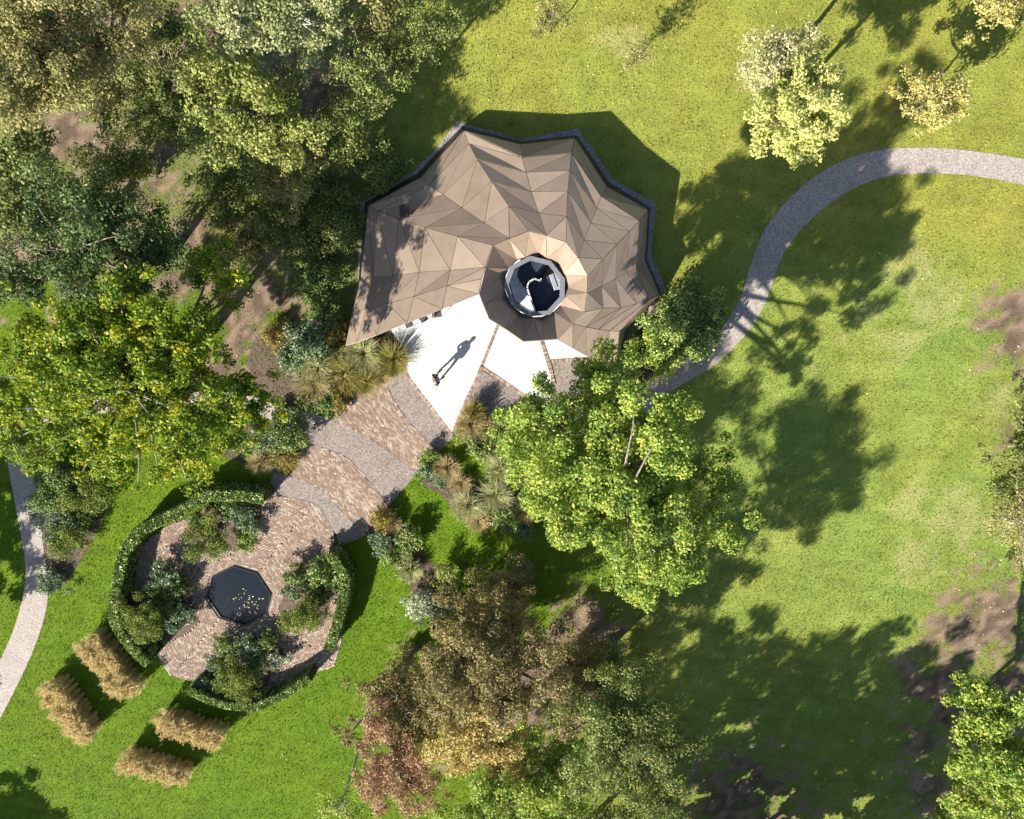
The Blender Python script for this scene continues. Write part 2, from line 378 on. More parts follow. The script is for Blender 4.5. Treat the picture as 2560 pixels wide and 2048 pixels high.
def blobs(lst, X, Y):
    r = np.full_like(X, -5.0)
    for c, px, py, rad in lst:
        p = P(px, py); rm = rad * px_m()
        r = np.maximum(r, 1.25 - np.sqrt((X - p.x) ** 2 + (Y - p.y) ** 2) / rm)
    return r
def lerp(a, b, t): return a + (b - a) * t[..., None]
def sstep(x, a, b):
    t = np.clip((x - a) / (b - a), 0, 1); return t * t * (3 - 2 * t)
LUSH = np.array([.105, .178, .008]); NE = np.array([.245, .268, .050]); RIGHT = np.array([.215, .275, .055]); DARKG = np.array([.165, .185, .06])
DRY = np.array([.42, .36, .19]); SOIL = np.array([.115, .082, .060]); LITTER = np.array([.26, .19, .13])
def ground_col(X, Y):
    X = np.asarray(X, float); Y = np.asarray(Y, float)
    n1 = fbm(X, Y, .35); n2 = fbm(X + 31, Y + 7, 1.3); n3 = vnoise(X - 11, Y + 3, 3.6)
    # lawn zones: south-west lawn lush, north lawn yellower, east lawn mixed
    s = sstep((-X * .55 - Y * .95) + (n1 - .5) * 5, 1.5, 8.0) * (1 - sstep(X + (n1 - .5) * 5, -1, 7))
    c = lerp(np.broadcast_to(NE, X.shape + (3,)), np.broadcast_to(LUSH, X.shape + (3,)), s)
    e = sstep(X + (n1 - .5) * 6, 4, 10) * sstep(-Y, -1, 5)
    c = lerp(c, np.broadcast_to(RIGHT, X.shape + (3,)), e)
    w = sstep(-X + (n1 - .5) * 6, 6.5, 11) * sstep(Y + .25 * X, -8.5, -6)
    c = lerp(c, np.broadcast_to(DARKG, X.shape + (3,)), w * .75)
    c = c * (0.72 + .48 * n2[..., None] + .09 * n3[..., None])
    c[..., 0] *= 0.86 + .30 * n1
    mow = .5 + .5 * np.sin((Y * .93 + X * .17) * 6.3 + 3 * n1)
    c = c * (1 - .10 * mow[..., None])
    d = sstep(blobs(DRYB, X, Y) + (n2 - .5) * 1.5 + (n3 - .5) * .6, .35, 1.0)
    d = np.maximum(d, e * sstep(n2 + (n3 - .5) * .5, .70, .9) * .3)
    c = lerp(c, np.broadcast_to(DRY, X.shape + (3,)), d * .34)
    so = sstep(blobs(SOILB, X, Y) + (n2 - .5) * 2.2 + (n3 - .5) * .9, .15, .85)
    sc = SOIL + (LITTER - SOIL) * sstep(n3 * .6 + n2 * .5, .5, .75)[..., None]
    c = lerp(c, sc, so)
    return np.clip(c, 0, 1), so

def lawn_mat():
    m, nt, b = new_mat('lawn')
    a = nt.nodes.new('ShaderNodeAttribute'); a.attribute_name = 'zone'
    v = wpos(nt)
    n = noise(nt, 9, 6, .75, v); n2 = noise(nt, 40, 3, .7, v)
    r = ramp(nt, [(.28, (.45, .50, .45)), (.5, (.95, .95, .95)), (.72, (1.35, 1.28, 1.2))]); 
    f = math_n(nt, 'ADD', math_n(nt, 'MULTIPLY', n.outputs['Fac'], .6), math_n(nt, 'MULTIPLY', n2.outputs['Fac'], .4)); nt.links.new(f, r.inputs[0])
    mx = nt.nodes.new('ShaderNodeMix'); mx.data_type = 'RGBA'; mx.blend_type = 'MULTIPLY'; mx.inputs[0].default_value = 1
    nt.links.new(a.outputs['Color'], mx.inputs[6]); nt.links.new(r.outputs[0], mx.inputs[7])
    nt.links.new(mx.outputs[2], b.inputs['Base Color']); b.inputs['Roughness'].default_value = .95; b.inputs['Specular IOR Level'].default_value = .15
    bump(nt, b, f, .9, .06)
    return m
xs = np.concatenate([np.linspace(-160, -44, 12), np.arange(-40, 33, .34), np.linspace(36, 160, 12)])
ys = np.concatenate([np.linspace(-160, -44, 12), np.arange(-40, 15, .34), np.linspace(18, 160, 12)])
GX, GY = np.meshgrid(xs, ys)
nx, ny = len(xs), len(ys)
me = bpy.data.meshes.new('lawn')
me.vertices.add(nx * ny)
me.vertices.foreach_set('co', np.stack([GX.ravel(), GY.ravel(), np.zeros(nx * ny)], 1).astype(np.float32).ravel())
ii, jj = np.meshgrid(np.arange(nx - 1), np.arange(ny - 1)); q = (jj * nx + ii).ravel()
quads = np.stack([q, q + 1, q + nx + 1, q + nx], 1).astype(np.int32)
me.loops.add(len(quads) * 4); me.loops.foreach_set('vertex_index', quads.ravel())
me.polygons.add(len(quads)); me.polygons.foreach_set('loop_start', np.arange(0, len(quads) * 4, 4, dtype=np.int32))
me.update(calc_edges=True)
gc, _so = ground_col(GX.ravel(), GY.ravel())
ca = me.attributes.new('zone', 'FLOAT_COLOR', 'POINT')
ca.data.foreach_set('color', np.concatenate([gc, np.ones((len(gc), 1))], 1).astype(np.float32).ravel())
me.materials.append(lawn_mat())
lawn = link(bpy.data.objects.new('lawn', me))
tag(lawn, 'mown green lawn with drier and bare patches', None, None, 'structure')

# grass blades (one mass)
def grass_blades(n):
    X = rng.uniform(-38, 30, n); Y = rng.uniform(-38, 12.5, n)
    keep = np.ones(n, bool)
    for pl in hard + beds: keep &= ~inside(xy(pl), X, Y)
    X, Y = X[keep], Y[keep]
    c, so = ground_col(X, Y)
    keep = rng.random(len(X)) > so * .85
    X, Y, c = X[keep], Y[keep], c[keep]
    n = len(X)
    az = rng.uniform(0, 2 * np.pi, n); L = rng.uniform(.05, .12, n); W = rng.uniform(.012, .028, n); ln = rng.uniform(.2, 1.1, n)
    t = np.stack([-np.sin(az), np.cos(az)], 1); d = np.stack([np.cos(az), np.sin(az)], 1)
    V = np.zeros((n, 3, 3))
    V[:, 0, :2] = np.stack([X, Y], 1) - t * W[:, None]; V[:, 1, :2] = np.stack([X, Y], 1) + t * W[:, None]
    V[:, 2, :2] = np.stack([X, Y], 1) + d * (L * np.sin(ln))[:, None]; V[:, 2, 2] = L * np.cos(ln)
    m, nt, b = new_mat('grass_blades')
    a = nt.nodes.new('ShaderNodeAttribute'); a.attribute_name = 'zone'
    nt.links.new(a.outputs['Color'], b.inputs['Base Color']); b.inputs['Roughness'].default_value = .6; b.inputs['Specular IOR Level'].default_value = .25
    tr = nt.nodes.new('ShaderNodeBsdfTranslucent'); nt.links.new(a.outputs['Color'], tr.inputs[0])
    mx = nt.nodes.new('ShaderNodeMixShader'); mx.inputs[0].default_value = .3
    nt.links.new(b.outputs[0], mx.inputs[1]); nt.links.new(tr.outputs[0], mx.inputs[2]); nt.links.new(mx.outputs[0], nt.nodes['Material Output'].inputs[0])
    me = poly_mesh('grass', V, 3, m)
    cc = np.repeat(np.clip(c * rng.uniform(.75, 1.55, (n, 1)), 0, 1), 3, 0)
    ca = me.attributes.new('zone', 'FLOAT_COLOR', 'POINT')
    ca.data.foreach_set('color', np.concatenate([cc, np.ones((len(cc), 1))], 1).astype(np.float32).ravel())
    o = link(bpy.data.objects.new('grass', me))
    tag(o, 'short grass blades of the mown lawn', 'grass', None, 'stuff')
grass_blades(420000)

# ------------------------------------------------------------------ flat structure
def sheet(name, poly, z, mat, label):
    poly = ccw(xy(poly))
    if z > .036:
        o = MB().prism(poly, -.02, z).build(name, mat)
    else: o = mesh_obj(name, [(x, y, z) for x, y in poly], [tuple(range(len(poly)))], mat)
    return tag(o, label, None, None, 'structure')
sheet('gravel_path', path_right, .012, M['path'], 'pale gravel path curving across the lawn east of the pavilion')
sheet('gravel_path', path_left, .012, M['path'], 'pale gravel path running down the left edge of the garden')
sheet('gravel_path', path_west, .008, M['path'], 'gravel path leading west under the large yellowing tree')
sheet('gravel_strip', gravel_1, .046, M['gravel'], 'brown gravel strip between concrete slab and brick band')
sheet('gravel_strip', gravel_2, .046, M['gravel'], 'wide brown gravel strip between the two brick bands')
sheet('gravel_strip', gravel_3, .046, M['gravel'], 'brown gravel strip between brick band and octagonal plaza')
sheet('gravel_court', gravel_4, .040, M['gravel'], 'brown gravel in front of the pavilion slabs')
sheet('gravel_border', border, .010, M['border'], 'grey pebble border around the foot of the pavilion')
for b, l in zip(beds, ['north-west', 'south-west', 'east', 'south']):
    sheet('planting_bed', b, .035, M['soil'], 'soil of the %s planting bed round the octagonal pool' % l)
for b, l in zip(plant_beds, ['grasses left of the white concrete', 'shrubs below the large yellowing tree', 'grasses right of the white concrete', 'grasses beside the brick bands', 'shrubs east of the plaza', 'bushes beside the left path', 'bushes right of the pavilion']):
    sheet('planting_bed', b, .004, M['soil'], 'soil of the bed with ' + l)

sheet('terrace_bedding', hard[-1], .0115, M['mortar'], 'sandy bedding between the concrete slabs of the terrace')
# steel edging between gravel and brick
def edge_strip(conv, pts, label, w=.012):
    w3 = catmull(G(conv, pts), 3); mb = MB()
    for a, b in zip(w3[:-1], w3[1:]):
        d = (b - a); c = (a + b) / 2
        mb.box((c.x, c.y, .03), (d.length + .004, w, .05), math.atan2(d.y, d.x))
    tag(mb.build('edging_strip', M['steel_edge']), label, 'edging')
edge_strip('b', [(765, 365), (800, 450), (850, 530), (920, 620), (1000, 700), (1078, 778)], 'dark steel edging on the upper side of the upper brick band')
edge_strip('b', [(440, 585), (590, 650), (720, 730), (830, 810), (945, 898)], 'dark steel edging on the lower side of the upper brick band')
edge_strip('b', [(280, 715), (400, 750), (530, 800), (590, 860), (660, 940), (780, 1088)], 'dark steel edging on the upper side of the lower brick band')
edge_strip('b', [(195, 915), (300, 950), (400, 1010), (450, 1060), (520, 1140), (650, 1250)], 'dark steel edging on the lower side of the lower brick band')
edge_strip('c', [(1215, 205), (1330, 228), (1495, 278), (1585, 425), (1620, 500)], 'dark steel edging where the plaza meets the gravel strip')

# bricks
def brick_mesh(l, w, h=.05):
    a, b = l / 2, w / 2; i = .006
    vs = []
    for z, k in ((0, 0), (h - .006, 0), (h, i)):
        vs += [(-a + k, -b + k, z), (a - k, -b + k, z), (a - k, b - k, z), (-a + k, b - k, z)]
    fs = []
    for r in (0, 4):
        fs += [(r + k, r + (k + 1) % 4, r + 4 + (k + 1) % 4, r + 4 + k) for k in range(4)]
    fs.append((8, 9, 10, 11))
    return vs, fs
BL, BW = .185, .085
bv, bf = brick_mesh(BL, BW)
BRICK_ME = bpy.data.meshes.new('brick'); BRICK_ME.from_pydata(bv, [], bf); BRICK_ME.materials.append(M['brick'])
bvn = np.array(bv)
def finish_bricks(lst, root, limit=300):
    """lst of (x,y,angle); those nearest the camera as parts, the rest one part"""
    lst = sorted(lst, key=lambda b: b[0] ** 2 + b[1] ** 2)
    for x, y, a in lst[:limit]:
        o = bpy.data.objects.new('brick', BRICK_ME)
        o.location = (x, y, .004 + random.uniform(-.003, .004)); o.rotation_euler = (random.gauss(0, .012), random.gauss(0, .012), a + random.gauss(0, .02))
        link(o, root)
    rest = lst[limit:]
    if rest:
        V, Fc = [], []
        for k, (x, y, a) in enumerate(rest):
            a += random.gauss(0, .02); c, s = math.cos(a), math.sin(a)
            w = np.empty_like(bvn); w[:, 0] = x + bvn[:, 0] * c - bvn[:, 1] * s; w[:, 1] = y + bvn[:, 0] * s + bvn[:, 1] * c; w[:, 2] = bvn[:, 2] + .004 + random.uniform(-.003, .004) + (bvn[:, 0] * random.gauss(0, .012))
            V.append(w); Fc += [tuple(i + 12 * k for i in f) for f in bf]
        o = mesh_obj('bricks', np.concatenate(V), Fc, M['brick'], root)
        o['kind'] = 'stuff'
def lay(poly, ang, excl=(), jl=.012, jw=.012, org=(0, 0), margin=.04):
    poly = xy(poly); c, s = math.cos(ang), math.sin(ang)
    us = [(x - org[0]) * c + (y - org[1]) * s for x, y in poly]; vs = [-(x - org[0]) * s + (y - org[1]) * c for x, y in poly]
    pl, pw = BL + jl, BW + jw; out = []
    row = math.floor(min(vs) / pw)
    while row * pw < max(vs):
        off = (row % 2) * pl / 2 + (hash(row * 7) % 5) * .012
        u = math.floor(min(us) / pl) * pl + off
        while u < max(us):
            out.append((u, row * pw)); u += pl
        row += 1
    U = np.array([o[0] for o in out]); Vv = np.array([o[1] for o in out])
    X = org[0] + U * c - Vv * s; Y = org[1] + U * s + Vv * c
    k = inside(poly, X, Y)
    for e in excl: k &= ~inside(xy(e), X, Y)
    return [(float(x), float(y), ang) for x, y in zip(X[k], Y[k])]
def ang_of(conv, a, b):
    p, q = G(conv, [a, b]); return math.atan2(q.y - p.y, q.x - p.x)
def grown(poly, k):
    c = Vector((sum(p[0] for p in poly) / len(poly), sum(p[1] for p in poly) / len(poly), 0))
    return [c + (Vector((p[0], p[1], 0)) - c) * k for p in poly]
r = sheet('brick_paving', band_1, .006, M['mortar'], 'upper band of brown and cream brick paving next to the concrete slab')
finish_bricks(lay(band_1, ang_of('b', (720, 560), (960, 790)), plant_beds[:1]), r)
r = sheet('brick_paving', band_2, .006, M['mortar'], 'lower band of brown and cream brick paving between two gravel strips')
finish_bricks(lay(band_2, ang_of('b', (400, 870), (620, 1090))), r)
r = sheet('brick_paving', plaza, .006, M['mortar'], 'octagonal plaza of mottled brown and cream bricks around the dark pool')
pc = Vector((sum(p.x for p in pool) / 8, sum(p.y for p in pool) / 8, 0))
allb = []
ex = beds + [grown(pool, 1.09)]
for k in range(8):
    p0, p1 = Vector(pool[k]), Vector(pool[(k + 1) % 8])
    d0 = (p0 - pc).normalized() * 14; d1 = (p1 - pc).normalized() * 14
    wedge = [pc, pc + d0, pc + d1]
    a = math.atan2(p1.y - p0.y, p1.x - p0.x)
    for x, y, aa in lay(plaza, a, ex, org=(pc.x, pc.y)):
        if inside(xy(wedge), np.array([x]), np.array([y]))[0]: allb.append((x, y, aa))
finish_bricks(allb, r)

# brick edging courses along the concrete
def course(conv, pts, root, along=False):
    w3 = G(conv, pts); out = []
    for a, b in zip(w3[:-1], w3[1:]):
        d = b - a; n = int(d.length / (BW + .012)); an = math.atan2(d.y, d.x) + math.pi / 2
        for k in range(n):
            p = a + d * ((k + .5) / n); out.append((p.x, p.y, an))
    return out
edg = [
 ('brick course between the left slab and the middle slab', [(1424, 15), (1328, 260)]),
 ('brick course from slab corner down to the tip of the left slab', [(1326, 272), (1222, 488), (1158, 650)]),
 ('brick course on the lower left edge of the large concrete slab', [(877, 292), (900, 342), (1148, 668)]),
 ('brick course below the middle concrete slab', [(1333, 283), (1450, 360), (1566, 438), (1742, 478)]),
 ('brick course between middle and right concrete slabs', [(1664, 90), (1722, 270), (1748, 380)]),
 ('brick course below the right concrete slab', [(1732, 240), (1940, 230)]),
]
for l, pts in edg:
    r = empty('brick_edging', P(*zb(*pts[0])))
    tag(r, l, None, None, 'structure')
    lst = course('b', pts, r)
    o0 = r.location
    mb = MB()
    for a, b in zip(G('b', pts)[:-1], G('b', pts)[1:]):
        d = b - a; c = (a + b) / 2 - o0
        mb.box((c.x, c.y, .012), (d.length, .20, .012), math.atan2(d.y, d.x))
    mb.build('bedding', M['mortar'], r)
    finish_bricks([(x - o0.x, y - o0.y, a) for x, y, a in lst], r)

# concrete slabs
def slab(poly, z0, z1, label):
    mb = MB(); mb.prism(ccw(xy(poly)), z0, z1)
    return tag(mb.build('concrete_slab', M['concrete']), label, None, None, 'structure')
s1 = slab(slab_1, 0, .05, 'large white concrete slab on which the person stands')
slab(slab_2, 0, .049, 'white concrete slab in front of the funnel, middle of the three')
slab(slab_3, 0, .048, 'small white concrete slab at the right end of the pavilion opening')
def joint(p, q, par):
    a, b = G('b', [p, q]); d = b - a; c = (a + b) / 2
    MB().box((c.x, c.y, .0505), (d.length, .012, .004), math.atan2(d.y, d.x)).build('control_joint', M['joint'], par)
joint((1265, -10), (1112, 160), s1)

# ------------------------------------------------------------------ pool
pr = empty('octagonal_pool', (pc.x, pc.y, 0))
tag(pr, 'dark octagonal water basin set flush in the brick plaza', 'pool')
po = grown(pool, 1.012); pi_ = grown(pool, .985)
vs, fs = [], []
for ring, z in ((po, .0), (po, .07), (pi_, .07), (pi_, .0)):
    vs += [(p[0] - pc.x, p[1] - pc.y, z) for p in ring]
for r_ in range(3):
    fs += [(r_ * 8 + k, r_ * 8 + (k + 1) % 8, (r_ + 1) * 8 + (k + 1) % 8, (r_ + 1) * 8 + k) for k in range(8)]
mesh_obj('rim', vs, fs, noisy('black_pool_rim', (.008, .010, .016), (.016, .02, .028), 5, .9), pr)
pi2 = grown(pool, .99)
w = mesh_obj('water', [(p[0] - pc.x, p[1] - pc.y, .018) for p in pi2], [tuple(range(8))], M['water'], pr)

def leaf_quads(C, S, N, aspect=.62):
    n = len(C)
    a = rng.normal(size=(n, 3)); a -= (a * N).sum(1)[:, None] * N; a /= np.linalg.norm(a, axis=1)[:, None] + 1e-9
    b = np.cross(N, a)
    V = np.empty((n, 4, 3)); h = S[:, None] / 2
    V[:, 0] = C - a * h; V[:, 1] = C + b * h * aspect + a * h * .1; V[:, 2] = C + a * h; V[:, 3] = C - b * h * aspect + a * h * .1
    return V
def up_normals(n, k=1.0):
    N = rng.normal(size=(n, 3)); N[:, 2] = np.abs(N[:, 2]) * k + .15
    return N / np.linalg.norm(N, axis=1)[:, None]
# floating and fallen leaves (uncountable specks)
pts = []
lc = [P(*zc(1050, 960)), P(*zc(1030, 900)), P(*zc(1000, 1010))]
while len(pts) < 55:
    c = random.choice(lc); x, y = random.gauss(c.x, .45), random.gauss(c.y, .35)
    if inside(xy(pi_), np.array([x]), np.array([y]))[0]: pts.append((x, y, .024))
C_ = np.array(pts)
o = link(bpy.data.objects.new('floating_leaves', poly_mesh('floating_leaves', leaf_quads(C_, rng.uniform(.05, .12, len(C_)), up_normals(len(C_), 8)), 4, LEAF['fallen'])))
tag(o, 'pale fallen leaves floating on the dark pool', 'leaves', None, 'stuff')

# ------------------------------------------------------------------ pavilion
RIBS = [
 ('A', [(875, 1213), (650, 1305), (437, 1390), (250, 1465), (130, 1510), (60, 1530)], [2.9, 2.83, 2.59, 2.32, 1.98, 1.35]),
 ('A2', [(893, 1120), (680, 1165), (478, 1228), (318, 1272), (185, 1307), (105, 1325)], [2.9, 2.73, 2.44, 2.15, 1.76, 1.4]),
 ('B', [(915, 1050), (700, 1068), (512, 1080), (348, 1103), (230, 1107), (152, 1110)], [2.9, 2.56, 2.19, 1.79, 1.35, 1.15]),
 ('C', [(962, 914), (745, 860), (545, 806), (388, 755), (258, 705), (200, 675)], [2.9, 2.44, 2.0, 1.56, 1.02, 0.9]),
 ('D', [(1062, 872), (910, 778), (772, 686), (658, 605), (575, 545), (520, 502)], [2.9, 2.34, 1.86, 1.49, 1.33, 0.7]),
 ('E', [(1180, 826), (1060, 675), (955, 525), (867, 390), (815, 292), (785, 215)], [2.9, 2.56, 2.13, 1.59, 1.02, 0.9]),
 ('F', [(1288, 855), (1243, 718), (1197, 588), (1166, 470), (1141, 380), (1130, 300)], [2.9, 2.53, 2.24, 2.0, 1.83, 0.7]),
 ('G', [(1410, 893), (1413, 738), (1420, 585), (1432, 458), (1442, 352), (1462, 262)], [2.9, 2.71, 2.43, 2.1, 1.76, 0.95]),
 ('H', [(1485, 990), (1520, 882), (1560, 777), (1597, 690), (1622, 615), (1652, 555)], [2.9, 2.63, 2.39, 2.2, 2.05, 0.7]),
 ('I', [(1543, 1100), (1635, 1000), (1720, 908), (1797, 830), (1857, 765), (1908, 700)], [2.9, 2.67, 2.41, 2.17, 1.96, 0.95]),
 ('J', [(1540, 1205), (1625, 1165), (1710, 1118), (1782, 1083), (1836, 1050), (1888, 1008)], [2.9, 2.53, 2.2, 1.95, 1.79, 0.6]),
 ('K', [(1525, 1322), (1637, 1297), (1745, 1298), (1840, 1271), (1912, 1250), (1978, 1218)], [2.9, 2.49, 2.22, 2.02, 1.95, 0.8]),
 ('L', [(1450, 1395), (1530, 1415), (1608, 1428), (1676, 1438), (1730, 1440), (1775, 1432)], [2.9, 2.68, 2.49, 2.25, 2.02, 0.7]),
 ('M', [(1355, 1492), (1450, 1545), (1530, 1590), (1600, 1613), (1660, 1632), (1712, 1643)], [2.9, 2.63, 2.21, 1.72, 1.17, 1.05]),
]
BASE_PX = {'C': (180, 655), 'D': (500, 478), 'E': (772, 190), 'F': (1130, 283), 'G': (1474, 245), 'H': (1668, 528), 'I': (1922, 686), 'J': (1900, 998), 'K': (1992, 1215), 'B': (143, 1110)}
rc = P(1338, 714, 0)
pav = empty('faceted_pavilion', (rc.x, rc.y, 0))
tag(pav, 'faceted bronze roofed pavilion with sunken funnel and round opening', 'pavilion')
O = Vector((rc.x, rc.y, 0))
ribs = []
for nm, pts, zs in RIBS:
    v = [P(*za(x, y), z) - O for (x, y), z in zip(pts, zs)]
    if nm in BASE_PX: b = P(*za(*BASE_PX[nm]), 0) - O
    else:
        o5 = v[5]; h = Vector((o5.x, o5.y, 0)).normalized(); b = Vector((o5.x, o5.y, 0)) + h * .12
    b.z = 0.0
    ribs.append(v + [b])
tris = []
lean = {'B', 'C', 'E'}  # which way the diagonal runs between neighbouring ribs
for k in range(len(ribs) - 1):
    a, b = ribs[k], ribs[k + 1]; na, nb = RIBS[k][0], RIBS[k + 1][0]
    a_high = na in ('C', 'E', 'G', 'I', 'K', 'A2') 
    for i in range(6):
        if i == 5:
            tris.append((a[5], b[5], b[6])); tris.append((a[5], b[6], a[6])); continue
        if a_high:      # diagonal a[i+1]-b[i]
            tris.append((a[i], b[i], a[i + 1])); tris.append((b[i], b[i + 1], a[i + 1]))
        else:           # diagonal b[i+1]-a[i]
            tris.append((a[i], b[i], b[i + 1])); tris.append((a[i], b[i + 1], a[i + 1]))
# funnel
rim_px = [(1180, 826), (1288, 853), (1410, 893), (1485, 990), (1543, 1100), (1540, 1205), (1525, 1322), (1450, 1397), (1355, 1492), (1250, 1500), (1145, 1505), (1040, 1432), (935, 1367), (903, 1287), (875, 1213), (915, 1050), (962, 914), (1062, 872)]
rim = [P(*za(x, y), 2.9) - O for x, y in rim_px]
ring_o = [(675, 428), (955, 495), (1145, 740), (1140, 1005), (945, 1222), (655, 1250), (415, 1090), (315, 815), (410, 570)]
ring_i = [(680, 495), (925, 560), (1082, 755), (1070, 985), (905, 1168), (675, 1187), (460, 1050), (385, 820), (468, 602)]
RZ, FZ = 1.98, 1.62
RO = [P(*zd(x, y), RZ) - O for x, y in ring_o]; RI = [P(*zd(x, y), RZ) - O for x, y in ring_i]
rcen = Vector((sum(p.x for p in RO) / 9, sum(p.y for p in RO) / 9, 0))
def rot_pt(p, ang, sc, z):
    d = Vector((p.x, p.y, 0)) - rcen; c, s = math.cos(ang), math.sin(ang)
    return rcen + Vector((d.x * c - d.y * s, d.x * s + d.y * c, 0)) * sc + Vector((0, 0, z))
foot = []
for k in range(9):
    a = RO[k]; b = RO[(k + 1) % 9]; m_ = (a + b) / 2
    foot.append(rot_pt(a, math.radians(-16), 1.0, FZ)); foot.append(rot_pt(m_, math.radians(-12), 1.06, FZ + (.26 if k % 2 == 0 else .14)))
ftris = []
for k in range(18):
    j = (k + 1) % 18
    if k % 2 == 0:
        ftris.append((rim[k], foot[k], rim[j])); ftris.append((rim[j], foot[k], foot[j]))
    else:
        ftris.append((rim[k], foot[k], rim[j])); ftris.append((rim[j], foot[k], foot[j]))
def orient(t):
    a, b, c = t
    return (a, b, c) if (b - a).cross(c - a).z > 0 else (a, c, b)
def panel(name, t, mat, parent, g=.010, th=.03):
    a, b, c = t
    la, lb, lc_ = (b - c).length, (c - a).length, (a - b).length
    per = la + lb + lc_; inc = (a * la + b * lb + c * lc_) / per
    area = (b - a).cross(c - a).length / 2; rr = 2 * area / per
    if rr < .004: return None
    k = max(1 - g / rr, .35)
    n = (b - a).cross(c - a).normalized()
    lo = [inc + (p - inc) * k for p in (a, b, c)]; hi = [p + n * th for p in lo]
    return mesh_obj(name, lo + hi, [(3, 4, 5), (2, 1, 0), (0, 1, 4, 3), (1, 2, 5, 4), (2, 0, 3, 5)], mat, parent)
dv, df = [], []
for t in tris + ftris:
    t = orient(t); n0 = len(dv)
    dv += [p - Vector((0, 0, .012)) for p in t] + [p - Vector((0, 0, .14)) for p in t]
    df += [(n0, n0 + 1, n0 + 2), (n0 + 5, n0 + 4, n0 + 3)]
mesh_obj('roof_deck', dv, df, M['deck'], pav)
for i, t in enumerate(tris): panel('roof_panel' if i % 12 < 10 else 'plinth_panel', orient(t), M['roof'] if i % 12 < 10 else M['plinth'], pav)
for t in ftris: panel('funnel_panel', orient(t), M['roof'], pav, .006)
# fascia along the rim where nothing but air is below, and along the two front edges
def fascia(a, b, h=.16):
    d = b - a; n = Vector((d.y, -d.x, 0)).normalized() * .012
    lo = Vector((0, 0, -h))
    mesh_obj('fascia', [a - n, b - n, b + n, a + n, a - n + lo, b - n + lo, b + n + lo, a + n + lo], [(0, 1, 2, 3), (7, 6, 5, 4), (0, 4, 5, 1), (1, 5, 6, 2), (2, 6, 7, 3), (3, 7, 4, 0)], M['roof'], pav)
for k in range(8, 14): fascia(rim[k], rim[k + 1])
for rb in (ribs[0], ribs[-1]):
    for i in range(5): fascia(rb[i], rb[i + 1])
# drum and ring
dr = empty('lantern_ring'); dr.parent = pav
mb = MB()
top = [p + Vector((0, 0, -.02)) for p in RO]; bot = [Vector((p.x, p.y, FZ - .25)) for p in RO]
mb.add(top + bot, [(9 + k, 9 + (k + 1) % 9, (k + 1) % 9, k) for k in range(9)])
mb.build('drum_wall', noisy('dark_drum_metal', (.05, .045, .045), (.09, .08, .075), 4, .5, .3), dr)
mb = MB()
top = [p + Vector((0, 0, -.02)) for p in RI]; bot = [Vector((p.x, p.y, 1.1)) for p in RI]
mb.add(top + bot, [(k, (k + 1) % 9, 9 + (k + 1) % 9, 9 + k) for k in range(9)])
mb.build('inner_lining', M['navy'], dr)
for k in range(9):
    a, b, c, d = RO[k], RO[(k + 1) % 9], RI[(k + 1) % 9], RI[k]
    cen = (a + b + c + d) / 4; q_ = [cen + (p - cen) * .992 for p in (a, b, c, d)]
    q_ = [p + (cen - p).normalized() * 0 for p in q_]
    q_ = q_[::-1]
    mesh_obj('ring_segment', [p - Vector((0, 0, .06)) for p in q_] + q_, [(3, 2, 1, 0), (4, 5, 6, 7), (0, 1, 5, 4), (1, 2, 6, 5), (2, 3, 7, 6), (3, 0, 4, 7)], M['ring'], dr)
# vent in the western slope
vp = P(*za(416, 705), 1.95) - O
vt = MB(); vt.box((vp.x, vp.y, 1.86), (.42, .58, .3), math.radians(2)); vt.build('vent_box', M['deck'], pav)
# inside: floor, platform, curved parapet, stair
fl = MB(); fl.prism(ccw([(r_[6].x, r_[6].y) for r_ in ribs[1:-1]] + [(ribs[-1][0].x, ribs[-1][0].y), (ribs[0][0].x, ribs[0][0].y)]), .014, .03)
fl.build('floor', M['concrete'], pav)
PZ = 1.1
curl_px = [(745, 1175), (705, 1070), (665, 960), (638, 870), (636, 835), (662, 778), (732, 740), (770, 752), (805, 765), (818, 758), (820, 740)]
curl = [P(*zd(x, y), PZ + .7) - O for x, y in curl_px]
plat = [Vector((p.x, p.y, PZ)) for p in curl] + [P(*zd(x, y), PZ) - O for x, y in [(930, 700), (1010, 640), (1150, 690), (1180, 985), (930, 1200), (780, 1220)]]
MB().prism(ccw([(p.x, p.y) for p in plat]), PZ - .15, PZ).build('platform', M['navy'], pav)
par = MB(); cp = MB()
for a, b in zip(curl[:-1], curl[1:]):
    d = b - a; c = (a + b) / 2; an = math.atan2(d.y, d.x)
    par.box((c.x, c.y, PZ + .33), (d.length + .03, .05, .68), an); cp.box((c.x, c.y, PZ + .69), (d.length + .04, .075, .04), an)
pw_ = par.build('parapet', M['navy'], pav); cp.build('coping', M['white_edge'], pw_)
hp = [P(*zd(x, y), PZ + .55) - O for x, y in [(940, 690), (1000, 655), (1085, 750), (1085, 885), (1010, 890)]]
MB().prism(ccw([(p.x, p.y) for p in hp]), PZ + .40, PZ + .55).build('grey_panel', noisy('pale_grey_panel', (.20, .22, .26), (.28, .30, .34), 10, .5), pav)  # pale grey panel raised above the platform
rl = [P(*zd(x, y), PZ + .7) - O for x, y in [(935, 690), (1005, 895)]]
MB().tube(rl, [.02, .02], 6).build('handrail', M['white_edge'], pav)
sc_ = P(*zd(790, 720), .9) - O
lf = [P(*zd(x, y), .62) - O for x, y in [(330, 820), (430, 570), (680, 440), (960, 520), (830, 760), (660, 840), (650, 940), (600, 1010), (520, 1090), (400, 1060)]]
MB().prism(ccw([(p.x, p.y) for p in lf]), .5, .62).build('added_dark_sheet', M['navy'], pav)  # added navy sheet, hides the sunlit floor so this side stays dark
